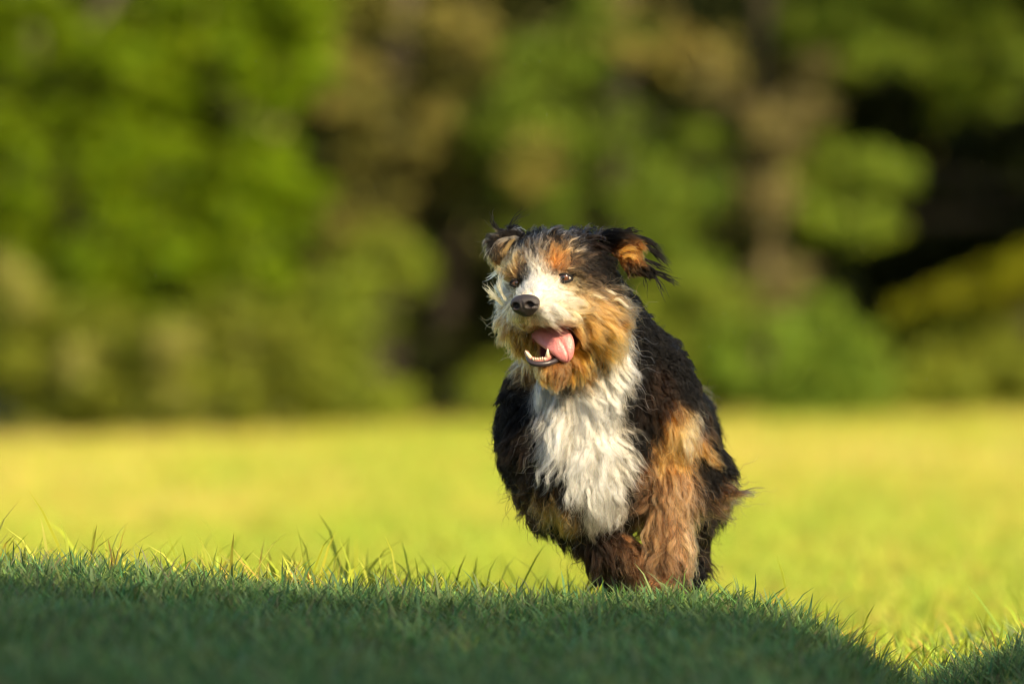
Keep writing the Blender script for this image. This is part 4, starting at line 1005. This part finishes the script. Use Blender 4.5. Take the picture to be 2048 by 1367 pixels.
# radii: finer towards the tip
ln_ = np.concatenate([cwt @ gl, np.full(len(wis), 40)])
r0 = (0.30 + 0.10 * np.clip(ln_ / 60, 0, 1)); r0[len(pos):] = 0.8
rad = r0[:, None] * np.clip(1.0 - 0.75 * sv[None] ** 2, 0.2, 1) * S
def curves_obj(name, P, C, R, mat, parent):
    cd = bpy.data.hair_curves.new(name)
    cd.add_curves([P.shape[1]] * len(P))
    cd.points.foreach_set("position", to_w(P).astype(np.float32).ravel())
    ra = cd.attributes.get("radius") or cd.attributes.new("radius", 'FLOAT', 'POINT')
    ra.data.foreach_set("value", R.astype(np.float32).ravel())
    ca = cd.attributes.new("coat", 'FLOAT_COLOR', 'CURVE')
    ca.data.foreach_set("color", np.concatenate([C, np.ones((len(C), 1))], 1).astype(np.float32).ravel())
    return link(name, cd, mat, parent)
m_hair, nt, out = new_mat("dog_hair")
at = nt.nodes.new("ShaderNodeAttribute"); at.attribute_name = "coat"
hb = nt.nodes.new("ShaderNodeBsdfHairPrincipled"); hb.model = 'CHIANG'; hb.parametrization = 'COLOR'
hb.inputs["IOR"].default_value = 1.22; hb.inputs["Roughness"].default_value = 0.42; hb.inputs["Radial Roughness"].default_value = 0.55
hb.inputs["Random Roughness"].default_value = 0.2
nt.links.new(at.outputs["Color"], hb.inputs["Color"]); nt.links.new(hb.outputs[0], out.inputs[0])
fur = curves_obj("fur", allp, allc, rad, m_hair, dog)
fur["kind"] = "stuff"

# ---- nose
ns = SDF(H(0, -27, 170) - 48, H(0, -27, 170) + 48, 1.5)
def HN(r, u, f): return H(r - 6, u - 31, f + 164)
ns.ell(HN(0, 4, 4), (29, 16, 19), HEADM, 6)
ns.ell(HN(0, -5, 2), (22, 19, 16), HEADM, 8)
ns.ell(HN(16, 0, 6), (13, 14, 15), HEADM, 6)
ns.ell(HN(-16, 0, 6), (13, 14, 15), HEADM, 6)
ns.ell(HN(14.5, 0, 21), (8.0, 6.4, 13), HEADM, 3, True)
ns.ell(HN(-14.5, 0, 21), (8.0, 6.4, 13), HEADM, 3, True)
ns.cap(HN(22, -3, 17), HN(31, -6, 8), 2.2, 1.6, 2.5, True)
ns.cap(HN(-22, -3, 17), HN(-31, -6, 8), 2.2, 1.6, 2.5, True)
ns.cap(HN(0, 5, 24), HN(0, -24, 19), 1.8, 2.4, 3, True)
nv, nq = ns.net()
m_nose, nt, out = new_mat("nose_leather")
N, L = nt.nodes, nt.links
p = N.new("ShaderNodeBsdfPrincipled"); p.inputs["Base Color"].default_value = (.024, .018, .017, 1); p.inputs["Roughness"].default_value = 0.42
tc = N.new("ShaderNodeTexCoord"); vo = N.new("ShaderNodeTexVoronoi"); vo.inputs["Scale"].default_value = 620
b = N.new("ShaderNodeBump"); b.inputs["Strength"].default_value = 0.9; b.inputs["Distance"].default_value = 0.0010
L.new(tc.outputs["Object"], vo.inputs[0]); L.new(vo.outputs[0], b.inputs["Height"]); L.new(b.outputs[0], p.inputs["Normal"]); L.new(p.outputs[0], out.inputs[0])
nose = link("nose", mesh_np("nose", to_w(nv), quads=nq, smooth=True), m_nose, dog)
nose["label"] = "moist black nose"

# ---- eyes
def uv_sphere(nu=28, nv_=18):
    th = np.linspace(0, math.pi, nv_); ph = np.linspace(0, 2 * math.pi, nu, endpoint=False)
    V = np.array([[math.sin(t) * math.cos(f), math.sin(t) * math.sin(f), math.cos(t)] for t in th for f in ph])
    i = (np.arange(nv_ - 1)[:, None] * nu + np.arange(nu)[None]).ravel(); j = (np.arange(nv_ - 1)[:, None] * nu + (np.arange(nu)[None] + 1) % nu).ravel()
    return V, np.stack([i, i + nu, j + nu, j], 1)
m_eye, nt, out = new_mat("eye_gloss")
at = nt.nodes.new("ShaderNodeAttribute"); at.attribute_name = "eyecol"
p = nt.nodes.new("ShaderNodeBsdfPrincipled"); p.inputs["Roughness"].default_value = 0.08; p.inputs["Coat Weight"].default_value = 0.5
nt.links.new(at.outputs["Color"], p.inputs["Base Color"]); nt.links.new(p.outputs[0], out.inputs[0])
m_lid = plain_mat("eyelid_skin", (.006, .0045, .004), 0.7, 0.3, 200, spec=0.2)
for (ex, ey, gaze, rr) in ((1128, 557, (-.28, 0.02, -.96), 15.0), (1034, 567, (-.15, .05, -.98), 12.5)):
    s0 = hit(ex, ey)
    c = s0 + np.array([0, 0, rr * 0.62])
    V, Q = uv_sphere(48, 40)
    g = nrm(np.array(gaze, float))
    zax = g; xax = nrm(np.cross([0, 1, 0], zax)); yax = np.cross(zax, xax)
    V = V @ np.stack([xax, yax, zax])
    ang = np.degrees(np.arccos(np.clip(V @ g, -1, 1)))
    colr = np.where(ang[:, None] < 17, [.006, .005, .005], np.where(ang[:, None] < 45, [.080, .030, .015], np.where(ang[:, None] < 54, [.015, .008, .006], [.36, .30, .26])))
    me = mesh_np("eye", to_w(c + V * rr), quads=Q, smooth=True); add_attr(me, "eyecol", colr)
    eye = link("eye", me, m_eye, dog)
    a = np.linspace(0, 2 * math.pi, 30)
    ring = np.stack([s0[0] + 0.96 * rr * np.cos(a), s0[1] + 0.5 + 0.48 * rr * np.sin(a) * (1 - 0.12 * np.cos(a)), c[2] - np.sqrt(np.maximum(rr ** 2 - (0.93 * rr * np.cos(a)) ** 2 - (0.48 * rr * np.sin(a)) ** 2, 4)) + 1.0], 1)
    tv, tq, tt = tube(ring, np.full(30, 3.2), 7, False)
    link("eyelid", mesh_np("eyelid", to_w(tv), None, tq, True), m_lid, eye)

# ---- tongue
def cr_spline(P, n):
    P = np.asarray(P, float); P = np.concatenate([[2 * P[0] - P[1]], P, [2 * P[-1] - P[-2]]])
    o_ = []
    for t in np.linspace(0, len(P) - 3 - 1e-6, n):
        i = int(t); f = t - i; a, b, c, d = P[i:i + 4]
        o_.append(0.5 * (2 * b + (c - a) * f + (2 * a - 5 * b + 4 * c - d) * f * f + (3 * b - a - 3 * c + d) * f ** 3))
    return np.array(o_)
ML = cr_spline([(1050, 690, -60), (1063, 676, -85), (1074, 686, -112), (1090, 698, -140), (1105, 709, -152), (1119, 721, -150), (1127, 724, -147)], 30)
MR = cr_spline([(1085, 672, -50), (1085, 655, -80), (1112, 650, -112), (1136, 660, -140), (1147, 685, -152), (1145, 710, -150), (1136, 722, -147)], 30)
nt_ = 21
tv = []
ths = np.linspace(-1, 1, nt_)
for i in range(30):
    a_, b_ = ML[i], MR[i]; w_ = np.linalg.norm(b_ - a_)
    tn = (ML[min(i + 1, 29)] + MR[min(i + 1, 29)] - ML[max(i - 1, 0)] - MR[max(i - 1, 0)])
    nn = nrm(np.cross(b_ - a_, tn));
    if nn[2] > 0: nn = -nn
    for sgn in (1, -1):
        for t in (ths if sgn == 1 else ths[::-1][1:-1]):
            bul = math.sqrt(max(0, 1 - t * t)) * min(9.0, w_ * 0.28)
            gr = 2.6 * math.exp(-((t - 0.12) / 0.10) ** 2) if sgn == 1 else 0
            rip = 0.8 * math.sin(i * 0.9 + 3 * t) * (1 - t * t) if sgn == 1 else 0
            tv.append(a_ + (b_ - a_) * (t * 0.5 + 0.5) + nn * (sgn * bul - gr + rip))
ring = 2 * nt_ - 2
tv = np.array(tv)
i0 = (np.arange(29)[:, None] * ring + np.arange(ring)[None]).ravel(); i1 = (np.arange(29)[:, None] * ring + (np.arange(ring)[None] + 1) % ring).ravel()
tq = np.stack([i0, i0 + ring, i1 + ring, i1], 1)
m_tongue = plain_mat("tongue_pink", (.47, .17, .165), 0.32, 0.22, 300, 0.8, 0.5, 0.25)
link("tongue", mesh_np("tongue", to_w(tv), None, tq, True), m_tongue, dog)

# ---- lower jaw: lip, gum, teeth
m_lip = plain_mat("lip_black", (.030, .022, .026), 0.33, 0.3, 300, 0.4)
m_gum = plain_mat("gum_pink", (.42, .15, .13), 0.3, 0.2, 200, 0.3, 0.5, 0.2)
m_tooth = plain_mat("tooth_enamel", (.60, .51, .36), 0.25, 0.08, 150, 0, 0.5, 0.1)
jd = -152.0
lip = cr_spline([(1053, 706, jd + 22), (1056, 717, jd + 4), (1064, 725, jd - 6), (1086, 727, jd - 8), (1106, 722, jd), (1124, 712, jd + 20), (1142, 695, jd + 55)], 30)
t_, q_, c_ = tube(lip, np.interp(np.linspace(0, 1, 30), [0, .2, .5, .8, 1], [2.5, 4.8, 5.8, 5, 2.5]), 10)
link("lip", mesh_np("lip", to_w(t_), c_, q_, True), m_lip, dog)
gum = cr_spline([(1053, 704, jd + 22), (1057, 712, jd + 8), (1066, 718, jd - 1), (1084, 719, jd - 2), (1097, 714, jd + 6), (1104, 706, jd + 22)], 24)
t_, q_, c_ = tube(gum, np.full(24, 5.0), 9)
gum_o = link("gum", mesh_np("gum", to_w(t_), c_, q_, True), m_gum, dog)
def tooth(base, tip, r):
    base, tip = A(base, float), A(tip, float)
    s = np.linspace(0, 1, 8)[:, None]
    bend = np.array([0, 0, 3.0]) * np.sin(s * 3.14)
    t_, q_, c_ = tube(base * (1 - s) + tip * s - bend, r * np.array([1, 1.02, .95, .84, .70, .52, .32, .10]), 9)
    link("tooth", mesh_np("tooth", to_w(t_), c_, q_, True), m_tooth, gum_o)
tooth((1060, 715, jd + 2), (1050, 700, jd - 6), 4.6)
tooth((1094, 714, jd + 2), (1094.5, 696, jd - 6), 4.4)
for i, xx in enumerate(np.linspace(1066, 1088, 6)):
    tooth((xx, 719.5, jd - 3), (xx + rng.normal(0, .5), 712 + rng.normal(0.6, .9), jd - 7), 2.2)
# ------------------------------------------------------------------ droplets thrown up around the dog
r_ = np.random.default_rng(900)
kd_n = 130
px = np.concatenate([r_.normal(1100, 330, 75), r_.uniform(1380, 2000, 55)]); py = np.concatenate([r_.uniform(60, 780, 75), r_.uniform(250, 780, 55)])
Yd = 9.7 + r_.normal(0, 0.7, kd_n)
ico_v = nrm(np.array([(0, 1, 1.618), (0, -1, 1.618), (0, 1, -1.618), (0, -1, -1.618), (1, 1.618, 0), (-1, 1.618, 0), (1, -1.618, 0), (-1, -1.618, 0), (1.618, 0, 1), (-1.618, 0, 1), (1.618, 0, -1), (-1.618, 0, -1)]))
ico_t = np.array([(0, 1, 8), (0, 8, 4), (0, 4, 5), (0, 5, 9), (0, 9, 1), (3, 2, 10), (3, 10, 6), (3, 6, 7), (3, 7, 11), (3, 11, 2), (1, 6, 8), (8, 6, 10), (8, 10, 4), (4, 10, 2), (4, 2, 5), (5, 2, 11), (5, 11, 9), (9, 11, 7), (9, 7, 1), (1, 7, 6)])
DV, DT = [], []
for i in range(kd_n):
    DV.append(W(px[i], py[i], Yd[i]) + ico_v * 0.00028 + 0.0007 * r_.random() ** 2); DT.append(ico_t + 12 * i)
drops = link("water_droplets", mesh_np("water_droplets", np.concatenate(DV), tris=np.concatenate(DT), smooth=True), plain_mat("water_drop", (.75, .75, .7), 0.15, 0.05, 50))
tag(drops, "fine spray of tiny droplets in the air around the dog", "droplets", kind="stuff")
